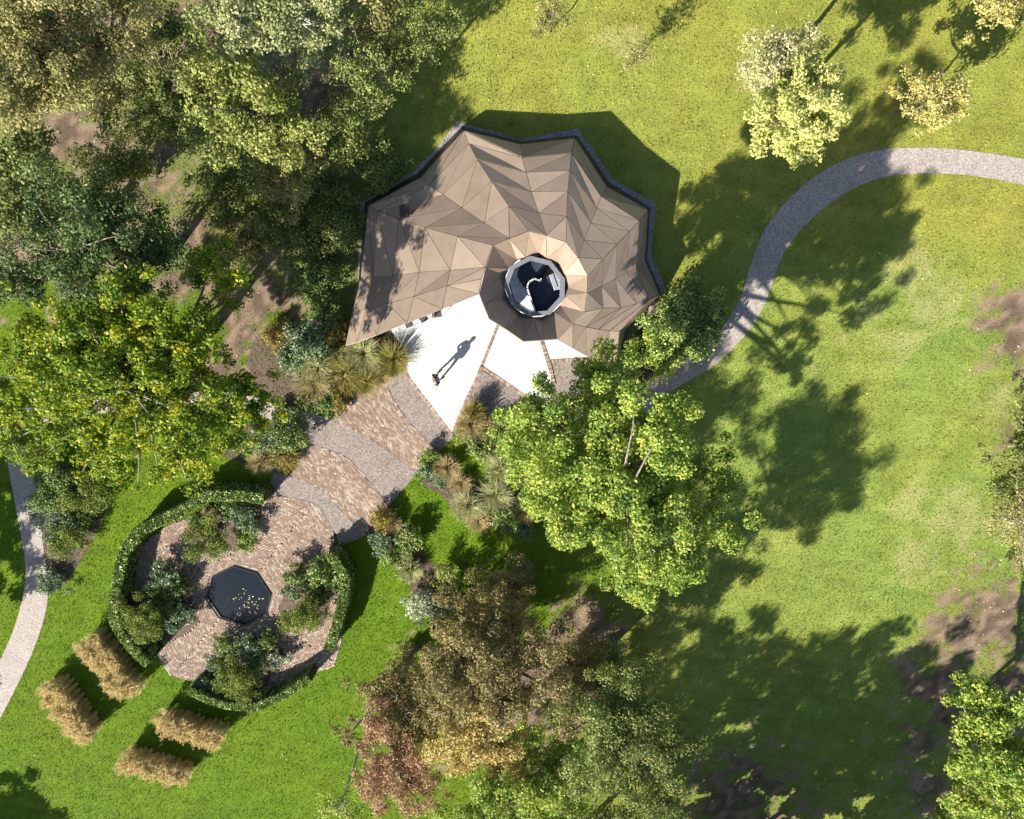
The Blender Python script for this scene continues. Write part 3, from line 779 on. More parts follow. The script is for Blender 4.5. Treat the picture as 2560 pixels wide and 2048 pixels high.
st = empty('spiral_stair', (sc_.x, sc_.y, 0)); st.parent = pav
for k in range(18):
    a0 = math.radians(60 + k * 15); z = 1.2 - k * .055; ro = 1.1
    a1 = a0 + math.radians(16)
    pl = [(.12 * math.cos(a0), .12 * math.sin(a0)), (ro * math.cos(a0), ro * math.sin(a0)), (ro * math.cos(a1), ro * math.sin(a1)), (.12 * math.cos(a1), .12 * math.sin(a1))]
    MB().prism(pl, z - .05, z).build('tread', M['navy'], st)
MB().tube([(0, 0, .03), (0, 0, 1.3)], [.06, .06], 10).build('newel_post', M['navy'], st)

# ------------------------------------------------------------------ person
def person():
    g = P(1099, 939, .05)
    root = empty('person', (g.x, g.y, .05), math.radians(20))
    tag(root, 'person in brown jacket, blue shirt and tan trousers standing on the white concrete', 'person')
    # local frame: +x is forward
    J = {
     'pelvis': (0, 0, .95, .170), 'waist': (0, 0, 1.08, .175), 'chest': (.01, 0, 1.27, .195), 'upper': (0, 0, 1.40, .155), 'neck': (.0, 0, 1.50, .062), 'skull0': (.015, 0, 1.60, .085), 'skull1': (.012, 0, 1.68, .098), 'crown': (.0, 0, 1.745, .062), 'chin': (.065, 0, 1.585, .045), 'nose': (.105, 0, 1.635, .016),
     'hipL': (0, .10, .90, .10), 'kneeL': (.03, .15, .50, .066), 'calfL': (.005, .17, .33, .062), 'ankL': (-.01, .19, .10, .046), 'heelL': (-.05, .19, .045, .045), 'toeL': (.17, .205, .035, .036),
     'hipR': (0, -.10, .90, .10), 'kneeR': (.03, -.15, .50, .066), 'calfR': (.005, -.17, .33, .062), 'ankR': (-.01, -.19, .10, .046), 'heelR': (-.05, -.19, .045, .045), 'toeR': (.17, -.205, .035, .036),
     'shL': (0, .19, 1.41, .078), 'elL': (-.08, .31, 1.14, .066), 'wrL': (.06, .21, .98, .052), 'haL': (.10, .19, .93, .042),
     'shR': (0, -.19, 1.41, .078), 'elR': (-.08, -.31, 1.14, .066), 'wrR': (.06, -.21, .98, .052), 'haR': (.10, -.19, .93, .042)}
    E_ = [('pelvis', 'waist'), ('waist', 'chest'), ('chest', 'upper'), ('upper', 'neck'), ('neck', 'skull0'), ('skull0', 'skull1'), ('skull1', 'crown'), ('skull0', 'chin'), ('skull0', 'nose')]
    for s in 'LR':
        E_ += [('pelvis', 'hip' + s), ('hip' + s, 'knee' + s), ('knee' + s, 'calf' + s), ('calf' + s, 'ank' + s), ('ank' + s, 'heel' + s), ('ank' + s, 'toe' + s), ('upper', 'sh' + s), ('sh' + s, 'el' + s), ('el' + s, 'wr' + s), ('wr' + s, 'ha' + s)]
    names = list(J); ix = {n: i for i, n in enumerate(names)}
    me = bpy.data.meshes.new('skeleton'); me.from_pydata([J[n][:3] for n in names], [(ix[a], ix[b]) for a, b in E_], [])
    o = bpy.data.objects.new('body', me); COL.objects.link(o)
    o.modifiers.new('skin', 'SKIN')
    for n in names:
        sv = me.skin_vertices[0].data[ix[n]]; r_ = J[n][3]
        sv.radius = (r_, r_); sv.use_root = (n == 'pelvis')
    for n in ('waist', 'chest', 'upper', 'pelvis'):
        me.skin_vertices[0].data[ix[n]].radius = (J[n][3] * 1.12, J[n][3] * .85)
    o.modifiers.new('sub', 'SUBSURF').levels = 2
    dg = bpy.context.evaluated_depsgraph_get()
    bm = bpy.data.meshes.new_from_object(o.evaluated_get(dg))
    bpy.data.objects.remove(o)
    bm.name = 'body'
    bm.materials.clear()
    for m_ in (noisy('brown_jacket', (.09, .045, .025), (.15, .075, .042), 12, .85), noisy('tan_trousers', (.30, .22, .14), (.40, .30, .20), 12, .85), noisy('blue_shirt', (.10, .18, .45), (.16, .26, .58), 14, .8), noisy('skin', (.50, .31, .22), (.58, .37, .27), 20, .55), noisy('dark_shoes', (.04, .025, .018), (.07, .045, .03), 12, .6)): bm.materials.append(m_)
    for p in bm.polygons:
        c = p.center; p.use_smooth = True
        if c.z > 1.49: k = 3
        elif c.z > .86 or (abs(c.y) > .22 and c.z > .8):
            k = 0
            if c.x > .05 and abs(c.y) < .095 and c.z > 1.0: k = 2
        elif c.z > .115: k = 1
        else: k = 4
        p.material_index = k
    b = link(bpy.data.objects.new('body', bm), root)
    # hair: thin blond fringe round the crown
    hv, hf = [], []
    nu, nv = 14, 5
    for j in range(nv):
        th = math.radians(35 + 62 * j / (nv - 1))
        for i in range(nu):
            ph = 2 * math.pi * i / nu
            r_ = .112 * math.sin(th) * (1 + .05 * math.sin(5 * ph))
            fz = 1.665 + .105 * math.cos(th)
            if math.cos(ph) > .3: fz += .035 * (j / (nv - 1))
            hv.append((.008 + r_ * math.cos(ph) * 1.04, r_ * math.sin(ph) * .95, fz))
    for j in range(nv - 1):
        for i in range(nu):
            hf.append((j * nu + i, j * nu + (i + 1) % nu, (j + 1) * nu + (i + 1) % nu, (j + 1) * nu + i))
    mesh_obj('hair', hv, hf, noisy('light_hair', (.34, .26, .17), (.50, .41, .29), 40, .7), root, True)
    cl = MB()
    for s in (-1, 1):      # jacket lapels and collar
        cl.add([(.10, .07 * s, 1.42), (.155, .055 * s, 1.25), (.15, .10 * s, 1.28), (.07, .11 * s, 1.45)], [(0, 1, 2, 3)])
    cl.build('lapels', bm.materials[0], root)
person()

# ------------------------------------------------------------------ chairs under the roof edge
def chair(px, py, rz, label):
    g = P(px, py, .45); r = empty('chair', (g.x, g.y, .05), rz)
    tag(r, label, 'chair', 'dark chairs under the pavilion roof edge')
    MB().box((0, 0, .44), (.42, .42, .035)).build('seat', M['seat'], r)
    b = MB()
    for k in range(5): b.box((-.20 - .02 * abs(k - 2) * .1, -.16 + .08 * k, .66), (.02, .045, .34))
    b.box((-.205, 0, .85), (.03, .42, .06)); b.build('backrest', M['black_metal'], r)
    for sx in (-1, 1):
        for sy in (-1, 1): MB().tube([(.19 * sx, .19 * sy, .425), (.21 * sx, .21 * sy, 0)], [.016, .013], 6).build('leg', M['black_metal'], r)
chair(1094, 783, math.radians(8), 'dark square seated chair half out from under the left roof edge')
chair(1058, 794, math.radians(120), 'dark chair turned away, just left of the square seated one')
chair(1022, 808, math.radians(200), 'dark chair under the roof edge next to the pale grass')
chair(1000, 800, math.radians(70), 'dark chair tucked deepest below the left roof edge')

# ------------------------------------------------------------------ vegetation
def crown_points(cx, cy, cz, r, n_leaf, clump_r, zs=.8, rag=.22, cover=.65):
    ncl = max(6, int(cover * 14 * (r / max(clump_r, .05)) ** 2 * .25))
    u = rng.normal(size=(ncl, 3)); u /= np.linalg.norm(u, axis=1)[:, None]
    u[:, 2] = np.where(u[:, 2] < -.35, -u[:, 2], u[:, 2])
    rad = r * (rng.random(ncl) ** .45) * (1 + rng.normal(0, rag, ncl)).clip(.4, 1.3) * .92
    cc = np.stack([cx + u[:, 0] * rad, cy + u[:, 1] * rad, cz + u[:, 2] * rad * zs], 1)
    cr = clump_r * rng.uniform(.6, 1.3, ncl)
    wgt = cr ** 2; k = rng.choice(ncl, n_leaf, p=wgt / wgt.sum())
    off = rng.normal(size=(n_leaf, 3)); off /= np.linalg.norm(off, axis=1)[:, None]
    off *= (rng.random(n_leaf) ** .5)[:, None] * cr[k][:, None]; off[:, 2] *= .6
    N = off / (np.linalg.norm(off, axis=1)[:, None] + 1e-6) * .7 + up_normals(n_leaf, 1.0)
    N /= np.linalg.norm(N, axis=1)[:, None]
    return cc[k] + off, N, cc
def tree(name, label, leaf, blobs_, ls=.19, lai=3.2, clump=.62, bark='bark', base=None, trunk_r=.2, group=None, zs=.8, cover=.65, rag=.22, nb=.28, skirt=0.0):
    Cs, Ns, cls = [], [], []
    ls *= .78
    bw = []
    for px, py, rp, z in blobs_:
        p = P(px, py, z); r = rp * (CAM_H - z) * 1.16 / F_PX
        n = int(lai * math.pi * r * r / (.5 * ls * ls * .62))
        c, nn, cc = crown_points(p.x, p.y, z, r, n, clump * min(1, .55 + r / 4), zs, rag, cover)
        Cs.append(c); Ns.append(nn); cls.append((p, r, cc)); bw.append(r * r)
    if skirt:
        ws = sum(bw); mx_, my_, mz_ = [sum(getattr(c[0], k) * w for c, w in zip(cls, bw)) / ws for k in 'xyz']; rm_ = math.sqrt(ws)
        for fz in (.62, .30):
            r = rm_ * skirt * (1.0 if fz > .5 else .75); n = int(lai * .8 * math.pi * r * r / (.5 * ls * ls * .62))
            c, nn, cc = crown_points(mx_, my_, mz_ * fz, r, n, clump, zs, rag, cover); Cs.append(c); Ns.append(nn)
            cls.append((Vector((mx_, my_, mz_ * fz)), r, cc)); bw.append(r * r * .1)
    wsum = sum(bw)
    if base is None:
        bx = sum(c[0].x * w for c, w in zip(cls, bw)) / wsum; by = sum(c[0].y * w for c, w in zip(cls, bw)) / wsum
    else:
        g = P(*base); bx, by = g.x, g.y
    root = empty(name, (bx, by, 0))
    tag(root, label, 'tree', group)
    B0 = np.array([bx, by, 0])
    C = np.concatenate(Cs) - B0; N = np.concatenate(Ns)
    C[:, 2] = np.maximum(C[:, 2], .15)
    S = ls * rng.uniform(.65, 1.3, len(C))
    link(bpy.data.objects.new('crown', poly_mesh('crown', leaf_quads(C, S, N), 4, LEAF[leaf])), root)
    ztop = max(c[0].z + c[1] * .3 for c in cls); cx = sum(c[0].x * w for c, w in zip(cls, bw)) / wsum - bx; cy = sum(c[0].y * w for c, w in zip(cls, bw)) / wsum - by
    tp = []
    nseg = 6
    for k in range(nseg + 1):
        t = k / nseg; tp.append(Vector((cx * t ** 1.5 + random.gauss(0, .06) * (k > 0), cy * t ** 1.5 + random.gauss(0, .06) * (k > 0), ztop * t)))
    mb = MB(); mb.tube(tp, [trunk_r * (1.25 if k == 0 else 1 - .8 * k / nseg) for k in range(nseg + 1)], 8)
    mb.build('trunk', M[bark], root, True)
    br = MB()
    for p, r, cc in cls:
        sel = cc[rng.permutation(len(cc))[:max(4, min(22, int(len(cc) * nb)))]]
        for c in sel:
            e = Vector(c - B0)
            t = min(.92, max(.3, (e.z - .35 * Vector((e.x - cx, e.y - cy)).length) / ztop)); s = t * nseg; i0 = min(int(s), nseg - 1)
            st_ = tp[i0].lerp(tp[i0 + 1], s - i0)
            m1 = st_.lerp(e, .35) + Vector((random.gauss(0, .12), random.gauss(0, .12), .05)); m2 = st_.lerp(e, .7) + Vector((random.gauss(0, .15), random.gauss(0, .15), .12))
            L = (e - st_).length
            br.tube([st_, m1, m2, e], [min(.09, .014 * L + .02) * trunk_r / .2, .010 * L + .012, .007 * L + .008, .006], 4)
    br.build('branches', M[bark], root, True)
    return root

TREES = [
 # name, label, leaf, blobs(px,py,r,z), kw
 ('maple_tree', 'large broad tree with yellowing green leaves left of the brick paving', 'maple', [(330, 960, 206, 7.4), (160, 1010, 154, 6.8), (480, 1020, 175, 7.0), (620, 1010, 98, 6.2), (200, 850, 154, 7.8), (340, 790, 134, 8.2), (560, 690, 88, 6.4), (470, 880, 124, 7.8), (110, 880, 103, 7.4), (60, 1100, 82, 6.4), (270, 1130, 93, 6.2), (460, 1130, 82, 6.0)], dict(ls=0.2, lai=2.3, clump=0.42, trunk_r=0.3, base=(515, 835), bark='bark', cover=0.42, nb=0.12)),
 ('oak_tree', 'big bright green tree in front of the pavilion, beside the gravel court', 'bright', [(1532, 1180, 190, 8.6), (1412, 1120, 150, 9.3), (1632, 1080, 140, 10.8), (1692, 1240, 140, 8.0), (1472, 1290, 140, 9.1), (1612, 1360, 130, 10.2), (1532, 1020, 120, 7.4), (1342, 1040, 70, 8.3), (1362, 960, 38, 8.8), (1492, 950, 80, 7.0), (1582, 1440, 70, 8.5), (1732, 1380, 80, 10.0), (1422, 1010, 80, 7.2), (1540, 1190, 130, 10.1), (1600, 1250, 110, 9.9), (1310, 1120, 75, 7.5), (1390, 1230, 95, 8.0), (1780, 1180, 80, 8.0), (1790, 1300, 75, 7.8), (1590, 1470, 60, 7.6), (1340, 1040, 60, 7.0)], dict(ls=0.175, lai=2.3, clump=0.5, trunk_r=0.26, bark='bark', cover=0.38, nb=0.14)),
 ('evergreen_tree', 'dark bluish green tree behind the large yellowing tree', 'dark', [(180, 590, 160, 8.0), (330, 620, 130, 7.0), (90, 700, 130, 7.0), (270, 530, 90, 7.5)], dict(skirt=0.55, ls=0.17, lai=1.9, clump=0.6, cover=0.45)),
 ('lime_tree', 'light yellow green tree with a round crown in the wood', 'lime', [(620, 270, 124, 6.4), (560, 230, 76, 6.6), (700, 300, 86, 5.8), (600, 350, 76, 5.9)], dict(skirt=0.55, ls=0.19, lai=1.8, clump=0.6, trunk_r=0.18, cover=0.42)),
 ('green_tree', 'mid green tree left of the round light yellow green crown', 'mid', [(420, 260, 104, 6.0), (340, 300, 72, 5.7), (460, 150, 88, 6.3), (410, 100, 64, 6.5), (480, 340, 64, 5.0)], dict(skirt=0.55, ls=0.16, lai=1.5, clump=0.6, cover=0.4)),
 ('olive_tree', 'olive tan tree in the top left corner of the wood', 'olive', [(60, 200, 130, 10.0), (130, 110, 130, 10.0), (60, 60, 130, 10.0), (130, 230, 80, 9.5)], dict(skirt=0.55, ls=0.15, lai=1.9, clump=0.55, cover=0.45)),
 ('olive_tree', 'olive tan tree reaching right from the corner crown along the top edge', 'olive', [(260, 70, 99, 9.0), (320, 30, 81, 9.0), (220, 140, 72, 8.8)], dict(skirt=0.55, ls=0.15, lai=1.7, clump=0.55, cover=0.42)),
 ('pale_tree', 'pale green tree with bare white branches at the top edge of the wood', 'sage', [(580, 30, 97, 9.0), (700, 40, 97, 9.0), (800, 10, 79, 8.5), (640, -40, 106, 9), (830, 60, 44, 8.0)], dict(skirt=0.55, ls=0.15, lai=1.5, clump=0.5, bark='birch', cover=0.4)),
 ('shaded_tree', 'dim green tree at the left edge below the olive crown', 'mid', [(40, 480, 110, 7.5), (30, 380, 80, 7.0), (90, 540, 60, 7)], dict(skirt=.55, ls=.19, lai=2.6)),
 ('thin_tree', 'thin yellowish sapling between the wood and the pavilion', 'olive', [(740, 420, 91, 3.9), (700, 470, 58, 3.5)], dict(ls=.15, lai=1.6, trunk_r=.07, clump=.4)),
 ('thin_tree', 'thin green sapling at the wood edge near the pavilion top corner', 'mid', [(920, 190, 86, 4.7), (890, 260, 65, 4.3)], dict(ls=.15, lai=1.5, trunk_r=.08, clump=.45)),
 ('shaded_tree', 'dark green low tree in the middle of the shaded wood floor', 'mid', [(310, 420, 70, 3.4), (260, 400, 50, 3.2)], dict(skirt=.55, ls=.16, lai=2.0, trunk_r=.1, clump=.45)),
 ('olive_brown_tree', 'broad olive brown tree at the bottom centre of the garden', 'brown', [(1240, 1640, 177, 8.3), (1170, 1690, 130, 8.0), (1310, 1720, 142, 8.4), (1180, 1580, 106, 7.3), (1290, 1560, 94, 7.2), (1110, 1650, 71, 6.8)], dict(skirt=0.55, ls=0.16, lai=1.8, clump=0.55, cover=0.4)),
 ('russet_tree', 'sparse reddish brown tree at the bottom, next to the bright lawn', 'russet', [(980, 1880, 126, 6.5), (1040, 1960, 115, 6.3), (940, 1960, 80, 5.5), (960, 1780, 80, 6.1)], dict(skirt=0.55, ls=0.14, lai=1.6, clump=0.5, bark='birch', cover=0.4)),
 ('brown_tree', 'brownish green tree just above the reddish brown one', 'brown', [(1010, 1740, 108, 5.7), (940, 1720, 72, 5.1), (1030, 1800, 84, 5.7), (880, 1850, 54, 4.5)], dict(skirt=0.55, ls=0.17, lai=1.4, clump=0.5, cover=0.4)),
 ('golden_tree', 'golden leaved tree in the middle of the bottom group', 'gold', [(1180, 1820, 123, 8.0), (1220, 1760, 90, 8.2), (1130, 1870, 90, 7.8), (1250, 1870, 90, 8)], dict(skirt=0.55, ls=0.18, lai=1.9, clump=0.55, cover=0.42)),
 ('small_brown_tree', 'small dark reddish brown tree at the right of the olive brown crown', 'brown', [(1470, 1680, 108, 3.7), (1430, 1640, 72, 3.4), (1520, 1720, 72, 3.7)], dict(skirt=0.55, ls=0.16, lai=1.2, clump=0.45)),
 ('green_tree', 'wide dull green tree right of the golden one', 'mid', [(1600, 1850, 168, 9.2), (1560, 1750, 116, 8.8), (1640, 1960, 136, 9.2), (1500, 1880, 126, 9.4), (1480, 1780, 94, 9.2), (1680, 1860, 94, 8.6), (1550, 2030, 126, 9.2)], dict(skirt=0.55, ls=0.15, lai=1.6, clump=0.6, bark='bark', cover=0.38, nb=0.12)),
 ('green_tree', 'fresh yellow green tree cut by the bottom edge', 'bright', [(1250, 1990, 150, 8.0), (1350, 1960, 126, 7.9), (1380, 2050, 138, 7.5), (1180, 2050, 126, 7.5), (1420, 1900, 80, 7.5)], dict(skirt=0.55, ls=0.17, lai=1.9, clump=0.55, cover=0.4)),
 ('bare_tree', 'small half bare tree with white branches at the bottom edge by the lawn', 'bright', [(850, 2000, 50, 4.5), (810, 2010, 38, 4.2), (880, 2040, 45, 4.4)], dict(ls=0.17, lai=0.9, clump=0.35, bark='birch', trunk_r=0.1, nb=0.3)),
 ('corner_tree', 'sunlit yellow green tree in the bottom right corner', 'bright', [(2460, 1830, 110, 5.4), (2430, 1720, 70, 5.0), (2520, 1770, 80, 5.6), (2500, 1940, 130, 5.8), (2410, 2000, 80, 5.0), (2560, 1880, 110, 6), (2420, 1900, 70, 5), (2540, 2040, 120, 5.6), (2350, 2030, 40, 4)], dict(ls=0.21, lai=2.1, clump=0.55, base=(2362, 1803), trunk_r=0.17, cover=0.42, nb=0.15)),
 ('olive_tree', 'olive green tree at the right edge of the lawn', 'mid', [(2550, 1120, 70, 2.8), (2540, 1210, 60, 2.6), (2575, 1040, 60, 2.8)], dict(ls=0.16, lai=2.2, clump=0.45, base=(2530, 1110))),
 ('sparse_tree', 'sparse tree with pale bare limbs at the right edge below the olive one', 'olive', [(2520, 1300, 80, 3.0), (2560, 1250, 70, 3.2), (2570, 1380, 60, 2.6)], dict(ls=0.13, lai=0.9, clump=0.5, bark='birch', nb=0.7, base=(2515, 1290))),
 ('willow_tree', 'tall pale yellow green tree on the upper right lawn', 'pale', [(1990, 270, 95, 5.4), (1960, 320, 70, 4.9), (2030, 250, 70, 5.6), (2010, 330, 60, 5.0), (1985, 215, 60, 5.4)], dict(ls=.17, lai=3.2, clump=.42, trunk_r=.17, zs=.9)),
 ('willow_tree', 'wispy grey green tree just above the pale yellow green one', 'grey', [(1960, 140, 75, 5.0), (1930, 180, 60, 4.6), (1920, 120, 50, 4.8), (2010, 170, 55, 5.0), (1925, 225, 45, 4.4)], dict(ls=0.14, lai=1.7, clump=0.5, bark='bark', trunk_r=0.15, base=(1932, 178))),
 ('yellow_tree', 'small round golden yellow tree on the upper right lawn', 'yellow', [(2335, 240, 62, 3.0), (2290, 225, 40, 2.8), (2375, 260, 42, 2.8), (2340, 285, 32, 2.6)], dict(ls=.15, lai=2.3, clump=.35, trunk_r=.08)),
 ('yellow_tree', 'small golden tree cut by the top edge at the right', 'yellow', [(2480, 15, 50, 3.0), (2500, -10, 45, 3.0)], dict(ls=0.14, lai=2.2, clump=0.35, trunk_r=0.08, base=(2470, 25))),
 ('thin_tree', 'feathery green sapling on the shaded lawn above the pavilion', 'mid', [(1060, 100, 71, 4.2), (1010, 150, 52, 3.8), (1110, 60, 45, 4.2)], dict(ls=.14, lai=1.4, trunk_r=.08, clump=.45)),
 ('thin_tree', 'feathery olive sapling at the top edge right of the wood', 'olive', [(960, 40, 56, 4.5), (900, 80, 42, 4.2)], dict(ls=.14, lai=1.3, trunk_r=.08, clump=.45)),
 ('thin_tree', 'green sapling beside the brown leaf litter above the pavilion corner', 'mid', [(860, 330, 75, 3.2), (820, 370, 55, 2.8)], dict(ls=.14, lai=1.5, trunk_r=.07, clump=.4)),
 ('sapling', 'tiny thin sapling on the north lawn casting a streaky shadow', 'olive', [(1600, 130, 38, 1.7), (1570, 150, 25, 1.5)], dict(ls=.09, lai=.8, clump=.3, trunk_r=.035)),
 ('sapling', 'pale thin sapling at the top edge above the pavilion', 'olive', [(1385, 30, 50, 2.4), (1360, 60, 35, 2.2)], dict(ls=.11, lai=1.0, clump=.35, trunk_r=.04)),
]
for nm, lb, lf, bl, kw in TREES: tree(nm, lb, lf, bl, **kw)
# neighbours of the garden just beyond the picture, whose shade reaches into it
OUT = [  # label, base pixel, crown radius m, crown height m
 ('green tree just below the lower edge, under the fresh yellow green one', (1200, 2075), 4.4, 9),
 ('green tree just below the lower edge, under the dull green one', (1420, 2085), 4.6, 9),
 ('green tree below the lower edge, in the middle of the shaded ground', (1640, 2100), 4.6, 8.5),
 ('green tree below the lower edge, left of the corner tree', (1850, 2110), 4.4, 8),
 ('green tree below the lower edge, under the corner tree', (2080, 2140), 4.2, 7.5),
 ('low green tree below the lower edge, right of the dull green crown', (1500, 2095), 3.4, 5.2),
 ('low green tree below the lower edge, on the brown shaded ground', (1720, 2090), 3.4, 5.0),
 ('low green tree below the lower edge, next to the corner tree trunk', (1960, 2090), 3.2, 4.6),
 ('low bushy tree below the lower edge, first right of the dull green crown', (1640, 2135), 2.8, 3.4),
 ('low bushy tree below the lower edge, second right of the dull green crown', (1840, 2140), 2.8, 3.4),
 ('low bushy tree below the lower edge, nearest the corner tree', (2050, 2140), 2.8, 3.4),
 ('green tree just beyond the bottom left corner', (-110, 2195), 2.9, 4.2),
 ('green tree beyond the left edge beside the gravel path', (-170, 1400), 3.6, 5.5),
 ('green tree beyond the left edge near the bend of the gravel path', (-230, 1620), 3.4, 5.5),
 ('green tree beyond the left edge at the lower end of the gravel path', (-230, 1950), 2.2, 4.5),
]
for lab, bp, cr, cz in OUT:
    g = P(*bp); bl = []
    for k in range(5):
        a = k * 1.257; q3 = RNP.T @ (np.array([g.x + math.cos(a) * cr * .5, g.y + math.sin(a) * cr * .5, cz + random.gauss(0, .4)]) - np.array([0, 0, CAM_H]))
        bl.append((1280 + F_PX * q3[0] / -q3[2], 1024 - F_PX * q3[1] / -q3[2], cr * .62 * F_PX / (CAM_H - cz), cz))
    tree('tall_tree', lab, 'mid', bl, ls=.3, lai=(2.2 if cz < 6 else 1.25), base=bp, trunk_r=.2, clump=.6, cover=.22)

def shrub(name, label, leaf, conv, x, y, r, h, ls=.10, lai=3.2, cat='shrub', group=None, zs=None, clump=.2):
    f, s = SC[conv]; r = r * 1.22; h = h * 1.1
    p = P(*f(x, y), h * .6); rm = r / s * px_m(h * .6)
    ls *= 1.15
    root = empty(name, (p.x, p.y, 0))
    tag(root, label, cat, group)
    n = int(lai * math.pi * rm * rm / (.5 * ls * ls * .62))
    c, N, cc = crown_points(0, 0, h * .55, rm, n, max(clump, rm * .3), (h * .5) / rm, .2, 1.0)
    c[:, 2] = np.clip(c[:, 2], .05, None)
    link(bpy.data.objects.new('foliage', poly_mesh('foliage', leaf_quads(c, ls * rng.uniform(.6, 1.35, n), N), 4, LEAF[leaf])), root)
    mb = MB()
    for k in cc[:9]:
        mb.tube([(0, 0, .0), (k[0] * .4, k[1] * .4, k[2] * .6), (k[0], k[1], max(k[2], .1))], [.025, .016, .006], 4)
    mb.build('stems', M['bark'], root, True)
    return root
def blade_tuft(n, h, spread, w, plume=0.0, base_r=.08):
    az = rng.uniform(0, 2 * np.pi, n); L = h * rng.uniform(.6, 1.15, n); sp = spread * rng.uniform(.15, 1.0, n)
    d = np.stack([np.cos(az), np.sin(az), np.zeros(n)], 1); t = np.stack([-np.sin(az), np.cos(az), np.zeros(n)], 1)
    b = d * (base_r * rng.random(n))[:, None]
    T = [0, .45, .8, 1.0]; pts = []
    for k, tt in enumerate(T):
        droop = L * (tt - .45 * (sp / max(spread, .01)) * tt ** 3)
        pts.append(b + d * (sp * tt ** 1.7)[:, None] + np.stack([np.zeros(n), np.zeros(n), droop], 1))
    ww = [w * .7, w, w * .8, w * .15]
    V = []
    for k in range(3):
        V.append(np.stack([pts[k] - t * ww[k], pts[k] + t * ww[k], pts[k + 1] + t * ww[k + 1], pts[k + 1] - t * ww[k + 1]], 1))
    V = np.concatenate(V)
    return V
def tuft_mesh(name, n, h, spread, w, leaf, plumes=0, pleaf=None):
    return poly_mesh(name, blade_tuft(n, h, spread, w), 4, LEAF[leaf])
def plume_mesh(n, h, spread, leaf):
    az = rng.uniform(0, 2 * np.pi, n); sp = spread * rng.uniform(.1, 1, n); L = h * rng.uniform(.85, 1.15, n)
    Cs = []
    for a, s, l in zip(az, sp, L):
        m = 16; t = rng.random(m)
        x = math.cos(a) * (s + .12 * t) + rng.normal(0, .02, m); y = math.sin(a) * (s + .12 * t) + rng.normal(0, .02, m); z = l - .22 * (1 - t)
        Cs.append(np.stack([x, y, z], 1))
    C = np.concatenate(Cs)
    return poly_mesh('plumes', leaf_quads(C, rng.uniform(.05, .10, len(C)), up_normals(len(C), .6), .4), 4, LEAF[leaf])
def ograss(label, leaf, conv, x, y, r, h, n=420, plumes=None, group=None):
    f, s = SC[conv]; p = P(*f(x, y), h * .5); rm = r / s * px_m(h * .5)
    root = empty('ornamental_grass', (p.x, p.y, 0)); tag(root, label, 'grass', group)
    link(bpy.data.objects.new('blades', poly_mesh('blades', blade_tuft(n, h, rm, .009, base_r=rm * .45), 4, LEAF[leaf])), root)
    if plumes: link(bpy.data.objects.new('plumes', plume_mesh(36, h * 1.05, rm * .75, plumes)), root)
    return root

